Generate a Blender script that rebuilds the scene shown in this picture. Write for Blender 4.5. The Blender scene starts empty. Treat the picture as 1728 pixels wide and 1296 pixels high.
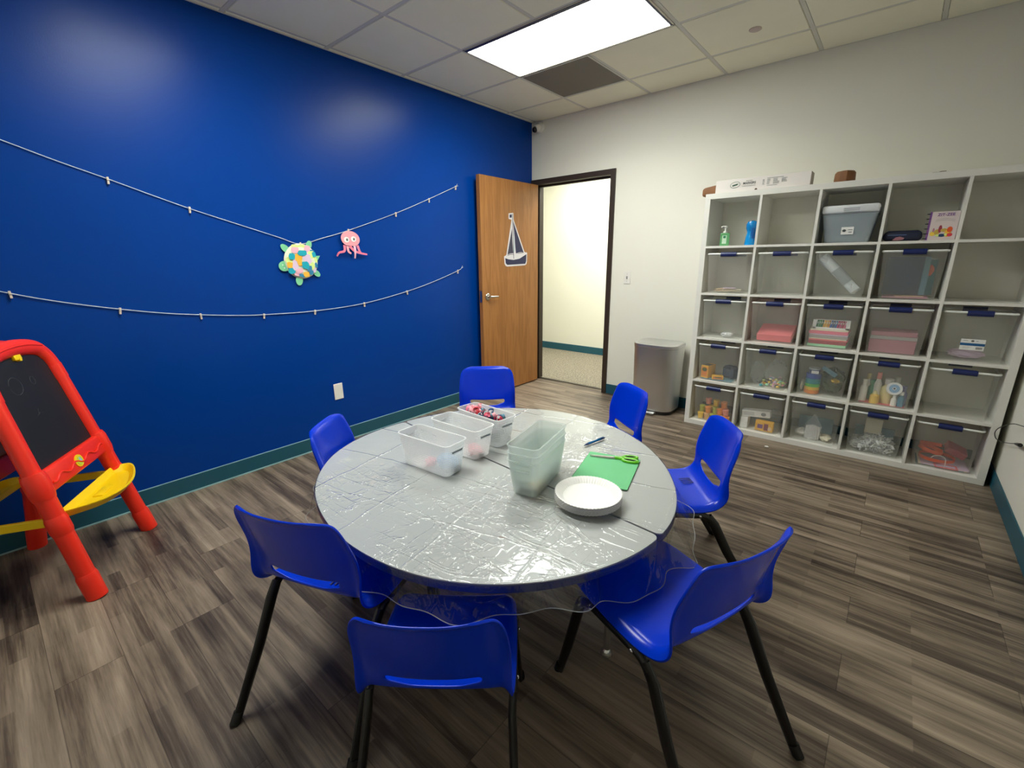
import bpy, bmesh, math, random
from math import sin, cos, pi, radians, hypot, atan2
from mathutils import Vector, Matrix, Quaternion
random.seed(7)
SC = bpy.context.scene
COL = SC.collection

# ------------------------------------------------------------------ camera
def setup_camera():
    yaw, pitch, roll = -0.7014, 0.271, 0.0118
    f = Vector((sin(yaw) * cos(pitch), cos(yaw) * cos(pitch), -sin(pitch)))
    r = Vector((cos(yaw), -sin(yaw), 0.0))
    d = f.cross(r)
    r2 = r * cos(roll) + d * sin(roll)
    d2 = d * cos(roll) - r * sin(roll)
    m = Matrix((( r2.x, -d2.x, -f.x, 3.1443), (r2.y, -d2.y, -f.y, -4.0881), (r2.z, -d2.z, -f.z, 1.3642), (0, 0, 0, 1)))
    cam = bpy.data.cameras.new('camera')
    cam.sensor_width = 36.0
    cam.lens = 756.12 / 1728 * 36.0
    cam.clip_start = 0.02
    o = bpy.data.objects.new('camera', cam)
    COL.objects.link(o)
    o.matrix_world = m
    SC.camera = o
setup_camera()

# ------------------------------------------------------------------ world and exposure
w = bpy.data.worlds.new('world'); SC.world = w; w.use_nodes = True
w.node_tree.nodes['Background'].inputs[0].default_value = (0.6, 0.65, 0.7, 1)
w.node_tree.nodes['Background'].inputs[1].default_value = 0.02
SC.view_settings.view_transform = 'Standard'
SC.view_settings.look = 'None'
SC.view_settings.gamma = 1.0
SC.view_settings.use_curve_mapping = False
SC.view_settings.exposure = 0.24
SC.cycles.transparent_max_bounces = 24
SC.cycles.max_bounces = 10
SC.cycles.caustics_reflective = False
SC.cycles.caustics_refractive = False

# light strengths
LENS_EMIT = 13.0       # radiance of the prismatic lens at every angle
LAMP_W = 15.0         # downward beam of each ceiling fixture
HALL_W = 33.0

# ceiling grid constants (metres)
GX, GY, T = 0.662, -1.0245, 0.61
RX, RY0, RY1, RZ = 3.785, -5.30, 0.0, 2.712   # room: x 0..RX, y RY0..0

def area(name, loc, sx, sy, watts, spread, color, rot=(0, 0, 0)):
    l = bpy.data.lights.new(name, 'AREA'); l.shape = 'RECTANGLE'; l.size = sx; l.size_y = sy
    l.energy = watts; l.color = color; l.spread = spread
    o = bpy.data.objects.new(name, l); COL.objects.link(o); o.location = loc; o.rotation_euler = rot
    return o
LIGHTS = [(GX + T, GY - T / 2), (GX + T, GY - 3.5 * T)]
for i, (x, y) in enumerate(LIGHTS):
    area('ceiling_lamp', (x, y, RZ - 0.012), 1.12, 0.52, LAMP_W, radians(150), (0.97, 1.0, 0.92))
area('hall_lamp', (0.35, 0.95, 2.66), 1.2, 0.6, HALL_W, radians(170), (0.99, 1.0, 0.92))

# ------------------------------------------------------------------ materials
def lin(c):
    if isinstance(c, str):
        c = c.lstrip('#'); c = [int(c[i:i + 2], 16) / 255 for i in (0, 2, 4)]
    return tuple((v / 12.92 if v <= 0.04045 else ((v + 0.055) / 1.055) ** 2.4) for v in c) + (1.0,)
MATS = {}
def newmat(name):
    m = bpy.data.materials.new(name); m.use_nodes = True
    nt = m.node_tree
    return m, nt, nt.nodes['Principled BSDF']
def mat(name, col, rough=0.5, metal=0.0, spec=0.5, bump=0.0, bscale=60.0, var=0.04, vscale=8.0, alpha=1.0, coat=0.0, trans=0.0, emit=0.0, sub=0.0):
    if name in MATS: return MATS[name]
    m, nt, b = newmat(name); N, L = nt.nodes, nt.links
    c = lin(col)
    tc = N.new('ShaderNodeTexCoord')
    no = N.new('ShaderNodeTexNoise'); no.inputs['Scale'].default_value = vscale; no.inputs['Detail'].default_value = 3
    L.new(tc.outputs['Object'], no.inputs['Vector'])
    mx = N.new('ShaderNodeMix'); mx.data_type = 'RGBA'
    mx.inputs[6].default_value = tuple(v * (1 - var) for v in c[:3]) + (1,)
    mx.inputs[7].default_value = tuple(min(1, v * (1 + var)) for v in c[:3]) + (1,)
    L.new(no.outputs['Fac'], mx.inputs[0]); L.new(mx.outputs[2], b.inputs['Base Color'])
    b.inputs['Roughness'].default_value = rough; b.inputs['Metallic'].default_value = metal
    b.inputs['Specular IOR Level'].default_value = spec; b.inputs['Alpha'].default_value = alpha
    b.inputs['Coat Weight'].default_value = coat; b.inputs['Coat Roughness'].default_value = 0.08
    b.inputs['Transmission Weight'].default_value = trans
    if sub: b.inputs['Subsurface Weight'].default_value = sub; b.inputs['Subsurface Radius'].default_value = (0.01, 0.01, 0.01)
    if emit:
        b.inputs['Emission Color'].default_value = c; b.inputs['Emission Strength'].default_value = emit
    if bump:
        n2 = N.new('ShaderNodeTexNoise'); n2.inputs['Scale'].default_value = bscale; n2.inputs['Detail'].default_value = 4
        L.new(tc.outputs['Object'], n2.inputs['Vector'])
        bp = N.new('ShaderNodeBump'); bp.inputs['Strength'].default_value = bump; bp.inputs['Distance'].default_value = 0.002
        L.new(n2.outputs['Fac'], bp.inputs['Height']); L.new(bp.outputs[0], b.inputs['Normal'])
    MATS[name] = m
    return m
def math_node(nt, op, a, b=None, c=None):
    n = nt.nodes.new('ShaderNodeMath'); n.operation = op
    for i, v in enumerate((a, b, c)):
        if v is None: continue
        if isinstance(v, (int, float)): n.inputs[i].default_value = v
        else: nt.links.new(v, n.inputs[i])
    return n.outputs[0]
def ramp(nt, fac, stops):
    r = nt.nodes.new('ShaderNodeValToRGB'); e = r.color_ramp.elements
    while len(e) > 1: e.remove(e[-1])
    e[0].position = stops[0][0]; e[0].color = lin(stops[0][1])
    for p, c in stops[1:]:
        x = e.new(p); x.color = lin(c)
    nt.links.new(fac, r.inputs[0]); return r.outputs[0]

def floor_material():
    m, nt, b = newmat('vinyl_plank'); N, L = nt.nodes, nt.links
    geo = N.new('ShaderNodeNewGeometry')
    def brick(w_, h, off, c1, c2, mortar, ms):
        br = N.new('ShaderNodeTexBrick'); br.inputs['Scale'].default_value = 1.0
        br.inputs['Brick Width'].default_value = w_; br.inputs['Row Height'].default_value = h
        br.inputs['Mortar Size'].default_value = ms; br.inputs['Mortar Smooth'].default_value = 0.1
        br.inputs['Color1'].default_value = c1; br.inputs['Color2'].default_value = c2; br.inputs['Mortar'].default_value = mortar
        br.offset = off; br.squash = 1.0; br.inputs['Bias'].default_value = 0.0
        L.new(geo.outputs['Position'], br.inputs['Vector']); return br
    bw, bk = (1, 1, 1, 1), (0, 0, 0, 1)
    big = brick(1.22, 0.182, 0.37, bk, bw, (0.5, 0.5, 0.5, 1), 0.0)
    sub = brick(0.61, 0.0455, 0.43, bk, bw, (0.5, 0.5, 0.5, 1), 0.0)
    seam = brick(1.22, 0.182, 0.37, bw, bw, bk, 0.0014)
    def stretch(sx, sy, sc, det, rough_, seed_from=None, k=30.0):
        mp = N.new('ShaderNodeMapping'); mp.inputs['Scale'].default_value = (sx, sy, 1)
        L.new(geo.outputs['Position'], mp.inputs['Vector'])
        vec = mp.outputs[0]
        if seed_from is not None:
            ad = N.new('ShaderNodeVectorMath'); ad.operation = 'ADD'
            mu = N.new('ShaderNodeVectorMath'); mu.operation = 'SCALE'; mu.inputs['Scale'].default_value = k
            L.new(seed_from, mu.inputs[0]); L.new(vec, ad.inputs[0]); L.new(mu.outputs[0], ad.inputs[1]); vec = ad.outputs[0]
        n = N.new('ShaderNodeTexNoise'); n.inputs['Scale'].default_value = sc; n.inputs['Detail'].default_value = det
        n.inputs['Roughness'].default_value = rough_; L.new(vec, n.inputs['Vector']); return n.outputs['Fac']
    n1 = stretch(0.9, 13, 1.6, 5, 0.6, big.outputs['Color'])
    n2 = stretch(2.0, 60, 2.0, 6, 0.7, big.outputs['Color'], 11)
    n3 = stretch(1.2, 1.2, 3.0, 3, 0.5)
    sepb = N.new('ShaderNodeSeparateColor'); L.new(big.outputs['Color'], sepb.inputs[0])
    seps = N.new('ShaderNodeSeparateColor'); L.new(sub.outputs['Color'], seps.inputs[0])
    v = math_node(nt, 'MULTIPLY', n1, 0.95)
    v = math_node(nt, 'MULTIPLY_ADD', n2, 0.42, v)
    v = math_node(nt, 'MULTIPLY_ADD', sepb.outputs[0], 0.16, v)
    v = math_node(nt, 'MULTIPLY_ADD', seps.outputs[0], 0.17, v)
    v = math_node(nt, 'MULTIPLY_ADD', n3, 0.2, v)
    v = math_node(nt, 'SUBTRACT', v, 0.52)
    col = ramp(nt, v, [(0.12, '#2f2722'), (0.30, '#55493f'), (0.45, '#786a5b'), (0.6, '#8f7f6e'), (0.8, '#a89885')])
    mx = N.new('ShaderNodeMix'); mx.data_type = 'RGBA'; mx.blend_type = 'MULTIPLY'; mx.inputs[0].default_value = 0.45
    L.new(col, mx.inputs[6]); L.new(seam.outputs['Color'], mx.inputs[7]); L.new(mx.outputs[2], b.inputs['Base Color'])
    b.inputs['Roughness'].default_value = 0.42; b.inputs['Specular IOR Level'].default_value = 0.35
    bp = N.new('ShaderNodeBump'); bp.inputs['Strength'].default_value = 0.25; bp.inputs['Distance'].default_value = 0.001
    L.new(n2, bp.inputs['Height']); L.new(bp.outputs[0], b.inputs['Normal'])
    return m

def wood_material():
    m, nt, b = newmat('oak_veneer'); N, L = nt.nodes, nt.links
    tc = N.new('ShaderNodeTexCoord'); mp = N.new('ShaderNodeMapping')
    mp.inputs['Scale'].default_value = (6, 6, 0.55); L.new(tc.outputs['Object'], mp.inputs[0])
    no = N.new('ShaderNodeTexNoise'); no.inputs['Scale'].default_value = 2.2; no.inputs['Detail'].default_value = 4; no.inputs['Distortion'].default_value = 0.6
    L.new(mp.outputs[0], no.inputs['Vector'])
    s = math_node(nt, 'MULTIPLY', no.outputs['Fac'], 26.0)
    s = math_node(nt, 'SINE', s)
    mp2 = N.new('ShaderNodeMapping'); mp2.inputs['Scale'].default_value = (90, 90, 2.0); L.new(tc.outputs['Object'], mp2.inputs[0])
    n2 = N.new('ShaderNodeTexNoise'); n2.inputs['Scale'].default_value = 2.0; n2.inputs['Detail'].default_value = 5; L.new(mp2.outputs[0], n2.inputs['Vector'])
    v = math_node(nt, 'MULTIPLY_ADD', s, 0.10, 0.25)
    v = math_node(nt, 'MULTIPLY_ADD', n2.outputs['Fac'], 0.5, v)
    L.new(ramp(nt, v, [(0.2, '#835228'), (0.5, '#a06a35'), (0.8, '#b47d45')]), b.inputs['Base Color'])
    b.inputs['Roughness'].default_value = 0.38
    return m

def carpet_material():
    m, nt, b = newmat('hall_carpet'); N, L = nt.nodes, nt.links
    geo = N.new('ShaderNodeNewGeometry')
    n = N.new('ShaderNodeTexNoise'); n.inputs['Scale'].default_value = 55; n.inputs['Detail'].default_value = 5; n.inputs['Roughness'].default_value = 0.8
    L.new(geo.outputs['Position'], n.inputs['Vector'])
    L.new(ramp(nt, n.outputs['Fac'], [(0.35, '#5c564c'), (0.5, '#857d6e'), (0.62, '#a59b87')]), b.inputs['Base Color'])
    b.inputs['Roughness'].default_value = 0.95
    bp = N.new('ShaderNodeBump'); bp.inputs['Strength'].default_value = 0.7; bp.inputs['Distance'].default_value = 0.004
    L.new(n.outputs['Fac'], bp.inputs['Height']); L.new(bp.outputs[0], b.inputs['Normal'])
    return m

TABLE_H = 0.54
def cloth_material():
    m = bpy.data.materials.new('clear_vinyl'); m.use_nodes = True; nt = m.node_tree; N, L = nt.nodes, nt.links
    N.remove(N['Principled BSDF']); out = N['Material Output']
    geo = N.new('ShaderNodeNewGeometry')
    rot = N.new('ShaderNodeMapping'); rot.inputs['Rotation'].default_value = (0, 0, radians(-12)); rot.inputs['Location'].default_value = (0.05, 0.11, 0)
    L.new(geo.outputs['Position'], rot.inputs[0])
    dn = N.new('ShaderNodeTexNoise'); dn.inputs['Scale'].default_value = 5; dn.inputs['Detail'].default_value = 2; L.new(geo.outputs['Position'], dn.inputs['Vector'])
    dsc = math_node(nt, 'MULTIPLY_ADD', dn.outputs['Fac'], 0.05, -0.025)
    sx = N.new('ShaderNodeSeparateXYZ'); L.new(rot.outputs[0], sx.inputs[0])
    def crease(axis, period, wdt):
        a = math_node(nt, 'ADD', axis, dsc)
        a = math_node(nt, 'PINGPONG', a, period / 2)
        a = math_node(nt, 'DIVIDE', a, wdt)
        a = math_node(nt, 'MULTIPLY', a, a)
        a = math_node(nt, 'MULTIPLY', a, -1.0)
        return math_node(nt, 'EXPONENT', a)
    c1 = crease(sx.outputs[0], 0.30, 0.004); c2 = crease(sx.outputs[1], 0.27, 0.004)
    def ridged(scale, mscale, dist, thr, r=0.0):
        mp = N.new('ShaderNodeMapping'); mp.inputs['Scale'].default_value = mscale; mp.inputs['Rotation'].default_value = (0, 0, r); L.new(geo.outputs['Position'], mp.inputs[0])
        n = N.new('ShaderNodeTexNoise'); n.inputs['Scale'].default_value = scale; n.inputs['Detail'].default_value = 2; n.inputs['Distortion'].default_value = dist
        L.new(mp.outputs[0], n.inputs['Vector'])
        a = math_node(nt, 'SUBTRACT', n.outputs['Fac'], 0.5); a = math_node(nt, 'ABSOLUTE', a)
        a = math_node(nt, 'DIVIDE', a, thr); a = math_node(nt, 'MULTIPLY', a, a); a = math_node(nt, 'MULTIPLY', a, -1.0)
        return math_node(nt, 'EXPONENT', a)
    r1 = ridged(4.0, (1.0, 3.0, 1), 1.2, 0.03, 0.5)
    r2 = ridged(9.0, (1.6, 1.0, 1), 1.5, 0.03, -0.4)
    # wrinkled patches
    def spot(x, y, r0, r1):
        vm = N.new('ShaderNodeVectorMath'); vm.operation = 'DISTANCE'; vm.inputs[1].default_value = (x, y, TABLE_H); L.new(geo.outputs['Position'], vm.inputs[0])
        mr = N.new('ShaderNodeMapRange'); mr.interpolation_type = 'SMOOTHSTEP'; mr.inputs[1].default_value = r0; mr.inputs[2].default_value = r1; mr.inputs[3].default_value = 1.0; mr.inputs[4].default_value = 0.0
        L.new(vm.outputs['Value'], mr.inputs[0]); return mr.outputs[0]
    patch_v = math_node(nt, 'MAXIMUM', math_node(nt, 'MAXIMUM', spot(2.30, -3.20, 0.18, 0.50), spot(2.16, -2.55, 0.12, 0.34)), math_node(nt, 'MAXIMUM', spot(1.75, -3.30, 0.02, 0.35), 0.10))
    h = math_node(nt, 'ADD', c1, c2)
    h = math_node(nt, 'MULTIPLY', h, 1.0)
    rr = math_node(nt, 'ADD', math_node(nt, 'MULTIPLY', r1, 1.2), math_node(nt, 'MULTIPLY', r2, 0.7))
    h = math_node(nt, 'MULTIPLY_ADD', rr, patch_v, h)
    sm = N.new('ShaderNodeTexNoise'); sm.inputs['Scale'].default_value = 7; sm.inputs['Detail'].default_value = 1; L.new(geo.outputs['Position'], sm.inputs['Vector'])
    h = math_node(nt, 'MULTIPLY_ADD', sm.outputs['Fac'], 4.0, h)
    bp = N.new('ShaderNodeBump'); bp.inputs['Strength'].default_value = 1.0; bp.inputs['Distance'].default_value = 0.0021; L.new(h, bp.inputs['Height'])
    tr = N.new('ShaderNodeBsdfTransparent'); tr.inputs[0].default_value = (0.97, 0.975, 0.98, 1)
    gl = N.new('ShaderNodeBsdfGlossy'); gl.inputs['Roughness'].default_value = 0.05; L.new(bp.outputs[0], gl.inputs['Normal'])
    lw = N.new('ShaderNodeLayerWeight'); lw.inputs['Blend'].default_value = 0.5; L.new(bp.outputs[0], lw.inputs['Normal'])
    k = math_node(nt, 'POWER', lw.outputs['Facing'], 5.0)
    k = math_node(nt, 'MULTIPLY_ADD', k, 0.9, 0.055)
    mx = N.new('ShaderNodeMixShader'); L.new(k, mx.inputs[0]); L.new(tr.outputs[0], mx.inputs[1]); L.new(gl.outputs[0], mx.inputs[2])
    L.new(mx.outputs[0], out.inputs[0])
    return m

def clear_plastic(name, col, alpha, rough, holes=0.0, hole_w=0.28, bump=0.0):
    """Milky see-through plastic: part of the light passes straight, the rest meets a glossy white surface."""
    m = bpy.data.materials.new(name); m.use_nodes = True; nt = m.node_tree; N, L = nt.nodes, nt.links
    b = N['Principled BSDF']; out = N['Material Output']
    tc = N.new('ShaderNodeTexCoord')
    no = N.new('ShaderNodeTexNoise'); no.inputs['Scale'].default_value = 6; L.new(tc.outputs['Object'], no.inputs['Vector'])
    b.inputs['Base Color'].default_value = lin(col); b.inputs['Roughness'].default_value = rough
    tl = N.new('ShaderNodeBsdfTranslucent'); tl.inputs[0].default_value = lin(col)
    m1 = N.new('ShaderNodeMixShader'); m1.inputs[0].default_value = 0.35; L.new(b.outputs[0], m1.inputs[1]); L.new(tl.outputs[0], m1.inputs[2])
    tr = N.new('ShaderNodeBsdfTransparent')
    mx = N.new('ShaderNodeMixShader')
    a = math_node(nt, 'MULTIPLY_ADD', no.outputs['Fac'], 0.06, alpha - 0.03)
    if holes:
        sp = N.new('ShaderNodeSeparateXYZ'); L.new(tc.outputs['Object'], sp.inputs[0])
        def cell(v, off=0.0):
            q = math_node(nt, 'MULTIPLY', v, 1.0 / holes)
            q = math_node(nt, 'ADD', q, off)
            q = math_node(nt, 'FRACT', math_node(nt, 'ADD', q, 100.0))
            q = math_node(nt, 'SUBTRACT', q, 0.5)
            return math_node(nt, 'MULTIPLY', q, q)
        hx = math_node(nt, 'ADD', cell(math_node(nt, 'ADD', sp.outputs[0], sp.outputs[1])), cell(sp.outputs[2]))
        isn = math_node(nt, 'LESS_THAN', hx, hole_w * hole_w)
        # no holes near the rim or the foot
        lo = math_node(nt, 'GREATER_THAN', sp.outputs[2], 0.012); hi = math_node(nt, 'LESS_THAN', sp.outputs[2], 0.122)
        isn = math_node(nt, 'MULTIPLY', isn, math_node(nt, 'MULTIPLY', lo, hi))
        inv = math_node(nt, 'SUBTRACT', 1.0, isn)
        a = math_node(nt, 'MULTIPLY', a, inv)
    L.new(a, mx.inputs[0]); L.new(tr.outputs[0], mx.inputs[1]); L.new(m1.outputs[0], mx.inputs[2]); L.new(mx.outputs[0], out.inputs[0])
    if bump:
        bn = N.new('ShaderNodeTexNoise'); bn.inputs['Scale'].default_value = 30; L.new(tc.outputs['Object'], bn.inputs['Vector'])
        bp = N.new('ShaderNodeBump'); bp.inputs['Strength'].default_value = bump; bp.inputs['Distance'].default_value = 0.01
        L.new(bn.outputs['Fac'], bp.inputs['Height']); L.new(bp.outputs[0], b.inputs['Normal'])
    return m

M_floor = floor_material(); M_oak = wood_material(); M_carpet = carpet_material(); M_cloth = cloth_material()
M_blue = mat('blue_wall_paint', '#003a8e', 0.30, bump=0.12, bscale=180, var=0.03, vscale=1.5, spec=0.17)
M_white = mat('white_wall_paint', '#edebde', 0.65, bump=0.12, bscale=200, var=0.015, vscale=2)
M_ceil = mat('ceiling_tile', '#f6f4de', 0.9, bump=0.35, bscale=220, var=0.03, vscale=5)
M_grid = mat('ceiling_grid_paint', '#d5d4ca', 0.5)
M_base = mat('teal_baseboard_vinyl', '#1d5566', 0.4, var=0.06)
M_basepale = mat('baseboard_pale_line', '#8fb4b8', 0.5)
M_frame = mat('dark_bronze_frame', '#35291f', 0.45)
M_thresh = mat('threshold_metal', '#3a332c', 0.4, metal=0.5)
M_chair = mat('blue_chair_plastic', '#0033c6', 0.24, spec=0.32, coat=0.0, var=0.02)
M_slit = mat('vent_slit_shadow_blue', '#06155a', 0.5)
M_black = mat('black_tube_metal', '#141210', 0.3, spec=0.5)
M_rubber = mat('black_rubber', '#0d0c0b', 0.6)
M_chrome = mat('chrome', '#d8d8d8', 0.15, metal=1.0)
M_satin = mat('satin_nickel', '#b9b6b0', 0.28, metal=1.0)
M_table = mat('grey_laminate', '#b2b4b1', 0.35, var=0.02, vscale=3)
M_tedge = mat('navy_edge_band', '#0f2560', 0.35)
M_red = mat('red_plastic', '#f0301c', 0.33, var=0.03, vscale=4)
M_yellow = mat('yellow_plastic', '#f2cf0a', 0.33, var=0.03)
M_board = mat('chalkboard', '#15171a', 0.45, var=0.25, vscale=9)
M_chalk = mat('chalk_line', '#4a4e50', 0.9)
M_whitep = mat('white_plastic', '#ece9e1', 0.35)
M_shelf = mat('white_shelf_foil', '#e4e2da', 0.42, var=0.01)
M_bin = clear_plastic('clear_bin_plastic', '#f6f7ee', 0.12, 0.2)
M_binrim = mat('bin_rim_plastic', '#f2f4ef', 0.3)
M_navy = mat('navy_latch_plastic', '#13245e', 0.35)
M_basket = clear_plastic('white_basket_plastic', '#f6f7f7', 0.66, 0.35, holes=0.0085, hole_w=0.26)
M_basket_g = clear_plastic('greenish_basket_plastic', '#e6efea', 0.34, 0.3)
M_bag = clear_plastic('poly_bag', '#e3e8e8', 0.3, 0.15, bump=1.0)
M_steel = mat('brushed_steel', '#dcdcda', 0.36, metal=1.0, var=0.05, vscale=3)
M_steel.node_tree.nodes['Principled BSDF'].inputs['Anisotropic'].default_value = 0.6
M_greyp = mat('dark_grey_plastic', '#2c2a28', 0.5)
M_paperw = mat('white_paper', '#f1f0ec', 0.85)
M_ink = mat('black_ink', '#3b4240', 0.7)
M_twine = mat('pale_twine', '#c9d3dc', 0.85)
M_pin = mat('pale_clothespin_wood', '#e2d3c4', 0.6)
PAPER = {k: mat('paper_' + k, v, 0.8) for k, v in dict(
    green='#6fbf86', mint='#9fdcae', seafoam='#7fcf9c', lime='#d9eb8e', teal='#12a6b8', steelblue='#2f83ac', orange='#f3b63c', pink='#f1b4c4',
    lilac='#dcc3dc', hotpink='#f07c94', salmon='#f4a3ac', coral='#ef7a80', red='#d8404c', crimson='#c51f3e', navy='#1e3c66', blue='#8db4d6', slate='#5b8798',
    peach='#eac7a2', yellow='#f0cc4e', purple='#7a4c8c', grey='#a9a7a4', brown='#8a5a3c', mauve='#b27a86', dblue='#1c3a5e', dteal='#0f6f78',
    cream='#efe6cc', kraft='#8d5c34', rust='#e05a2a', maroon='#a03a48', olive='#3c4430', gold='#c7a64c').items()}

# ------------------------------------------------------------------ mesh builders
class MB:
    def __init__(s): s.bm = bmesh.new()
    def box(s, x0, x1, y0, y1, z0, z1, bev=0.0, M=None, seg=2):
        g = bmesh.ops.create_cube(s.bm, size=1.0)['verts']
        for v in g:
            v.co = Vector(((x0 + x1) / 2 + v.co.x * (x1 - x0), (y0 + y1) / 2 + v.co.y * (y1 - y0), (z0 + z1) / 2 + v.co.z * (z1 - z0)))
        if bev:
            es = list({e for v in g for e in v.link_edges})
            r = bmesh.ops.bevel(s.bm, geom=es, offset=bev, segments=seg, affect='EDGES', profile=0.5)
            g = list({v for f in r['faces'] for v in f.verts} | {v for v in g if v.is_valid})
        if M is not None:
            bmesh.ops.transform(s.bm, matrix=M, verts=g)
        return s
    def prism(s, pts, h, M=None, bev=0.0):
        """polygon pts in XY, extruded z 0..h, then M"""
        vs = [s.bm.verts.new((p[0], p[1], 0)) for p in pts]
        f = s.bm.faces.new(vs)
        r = bmesh.ops.extrude_face_region(s.bm, geom=[f])
        up = [e for e in r['geom'] if isinstance(e, bmesh.types.BMVert)]
        for v in up: v.co.z += h
        allv = vs + up
        if bev:
            es = [e for e in {e for v in up for e in v.link_edges} if e.verts[0] in up and e.verts[1] in up]
            r2 = bmesh.ops.bevel(s.bm, geom=es, offset=bev, segments=2, affect='EDGES', profile=0.5)
            allv = list({v for v in allv if v.is_valid} | {v for f2 in r2['faces'] for v in f2.verts})
        if M is not None: bmesh.ops.transform(s.bm, matrix=M, verts=allv)
        return s
    def tube(s, path, r, n=12, caps=True, flat=None, closed=False):
        """sweep; r number or list; flat=(a,b, ref) elliptical radii: b along ref axis, a across"""
        P = [Vector(p) for p in path]; k = len(P)
        rs = r if isinstance(r, (list, tuple)) else [r] * k
        rings = []; prev = None
        for i, p in enumerate(P):
            if closed: t = P[(i + 1) % k] - P[i - 1]
            else: t = P[min(i + 1, k - 1)] - P[max(i - 1, 0)]
            t = t.normalized() if t.length > 1e-9 else Vector((0, 0, 1))
            if flat: u = Vector(flat[2]); u = (u - t * u.dot(t)).normalized()
            elif prev is None:
                u = Vector((0, 0, 1)) if abs(t.z) < 0.9 else Vector((1, 0, 0)); u = (u - t * u.dot(t)).normalized()
            else: u = (prev - t * prev.dot(t)).normalized()
            prev = u; v = t.cross(u)
            fa, fb = (flat[0], flat[1]) if flat else (1.0, 1.0)
            rings.append([s.bm.verts.new(p + u * (cos(2 * pi * j / n) * rs[i] * fb) + v * (sin(2 * pi * j / n) * rs[i] * fa)) for j in range(n)])
        m_ = k if closed else k - 1
        for i in range(m_):
            A, B = rings[i], rings[(i + 1) % k]
            for j in range(n): s.bm.faces.new((A[j], A[(j + 1) % n], B[(j + 1) % n], B[j]))
        if caps and not closed:
            s.bm.faces.new(rings[0][::-1]); s.bm.faces.new(rings[-1])
        return s
    def lathe(s, prof, n=32, M=None, wav=None):
        rings = []; vs = []
        for i, (r, z) in enumerate(prof):
            if r < 1e-6: v = [s.bm.verts.new((0, 0, z))]
            else: v = [s.bm.verts.new((cos(2 * pi * j / n) * (r + (wav(i, j) if wav else 0)), sin(2 * pi * j / n) * (r + (wav(i, j) if wav else 0)), z)) for j in range(n)]
            rings.append(v); vs += v
        for A, B in zip(rings, rings[1:]):
            for j in range(n):
                a, b, c, d = A[j % len(A)], A[(j + 1) % len(A)], B[(j + 1) % len(B)], B[j % len(B)]
                q = []
                for x in (a, b, c, d):
                    if x not in q: q.append(x)
                if len(q) > 2: s.bm.faces.new(q)
        if M is not None: bmesh.ops.transform(s.bm, matrix=M, verts=vs)
        return s
    def sphere(s, c, r, sc=(1, 1, 1), n=16):
        g = bmesh.ops.create_uvsphere(s.bm, u_segments=n, v_segments=max(6, n * 2 // 3), radius=r)['verts']
        for v in g: v.co = Vector((c[0] + v.co.x * sc[0], c[1] + v.co.y * sc[1], c[2] + v.co.z * sc[2]))
        return s
    def disc(s, c, rx, ry, th, M=None, n=24):
        return s.prism([(c[0] + rx * cos(2 * pi * i / n), c[1] + ry * sin(2 * pi * i / n)) for i in range(n)], th, M)
    def hollow(s, w0, d0, w1, d1, z0, z1, rc=0.02, th=0.0015, rim=0.0, cn=4, inset0=0.0):
        """open tray/box with rounded corners, width (x) w, depth (y) d, from z0 (w0,d0) to z1 (w1,d1); real wall thickness"""
        def loop(w_, d_, z, rc_):
            o = []
            for (sx, sy, a0) in ((1, 1, 0), (-1, 1, pi / 2), (-1, -1, pi), (1, -1, 3 * pi / 2)):
                for i in range(cn + 1):
                    a = a0 + pi / 2 * i / cn
                    o.append(s.bm.verts.new((sx * (w_ / 2 - rc_) + cos(a) * rc_, sy * (d_ / 2 - rc_) + sin(a) * rc_, z)))
            return o
        L_ = [loop(w0 - 0.006, d0 - 0.006, z0, rc), loop(w0, d0, z0 + 0.004, rc), loop(w1, d1, z1, rc)]
        if rim: L_ += [loop(w1 + 2 * rim, d1 + 2 * rim, z1, rc + rim), loop(w1 + 2 * rim, d1 + 2 * rim, z1 + 0.003, rc + rim)]
        L_ += [loop(w1 - 2 * th, d1 - 2 * th, z1 + (0.003 if rim else 0), rc), loop(w0 - 2 * th, d0 - 2 * th, z0 + 0.004 + th, rc)]
        for A, B in zip(L_, L_[1:]):
            n = len(A)
            for j in range(n): s.bm.faces.new((A[j], A[(j + 1) % n], B[(j + 1) % n], B[j]))
        s.bm.faces.new(L_[0][::-1]); s.bm.faces.new(L_[-1])
        return s
    def build(s, name, m, parent=None, smooth=False, loc=None, rot=None, subsurf=0, autosmooth=35, solid=0.0, keep=False):
        bmesh.ops.recalc_face_normals(s.bm, faces=s.bm.faces[:])
        me = bpy.data.meshes.new(name)
        if smooth:
            for f in s.bm.faces: f.smooth = True
            if autosmooth:
                lim = radians(autosmooth)
                for e in s.bm.edges:
                    if len(e.link_faces) == 2 and e.calc_face_angle(0) > lim: e.smooth = False
        s.bm.to_mesh(me)
        if not keep: s.bm.free()
        me.materials.append(m)
        o = bpy.data.objects.new(name, me); COL.objects.link(o)
        if parent is not None: o.parent = parent
        if loc is not None: o.location = loc
        if rot is not None: o.rotation_euler = rot
        if solid:
            md = o.modifiers.new('solid', 'SOLIDIFY'); md.thickness = solid; md.offset = 0
        if subsurf:
            md = o.modifiers.new('sub', 'SUBSURF'); md.levels = subsurf; md.render_levels = subsurf
        return o

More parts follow.
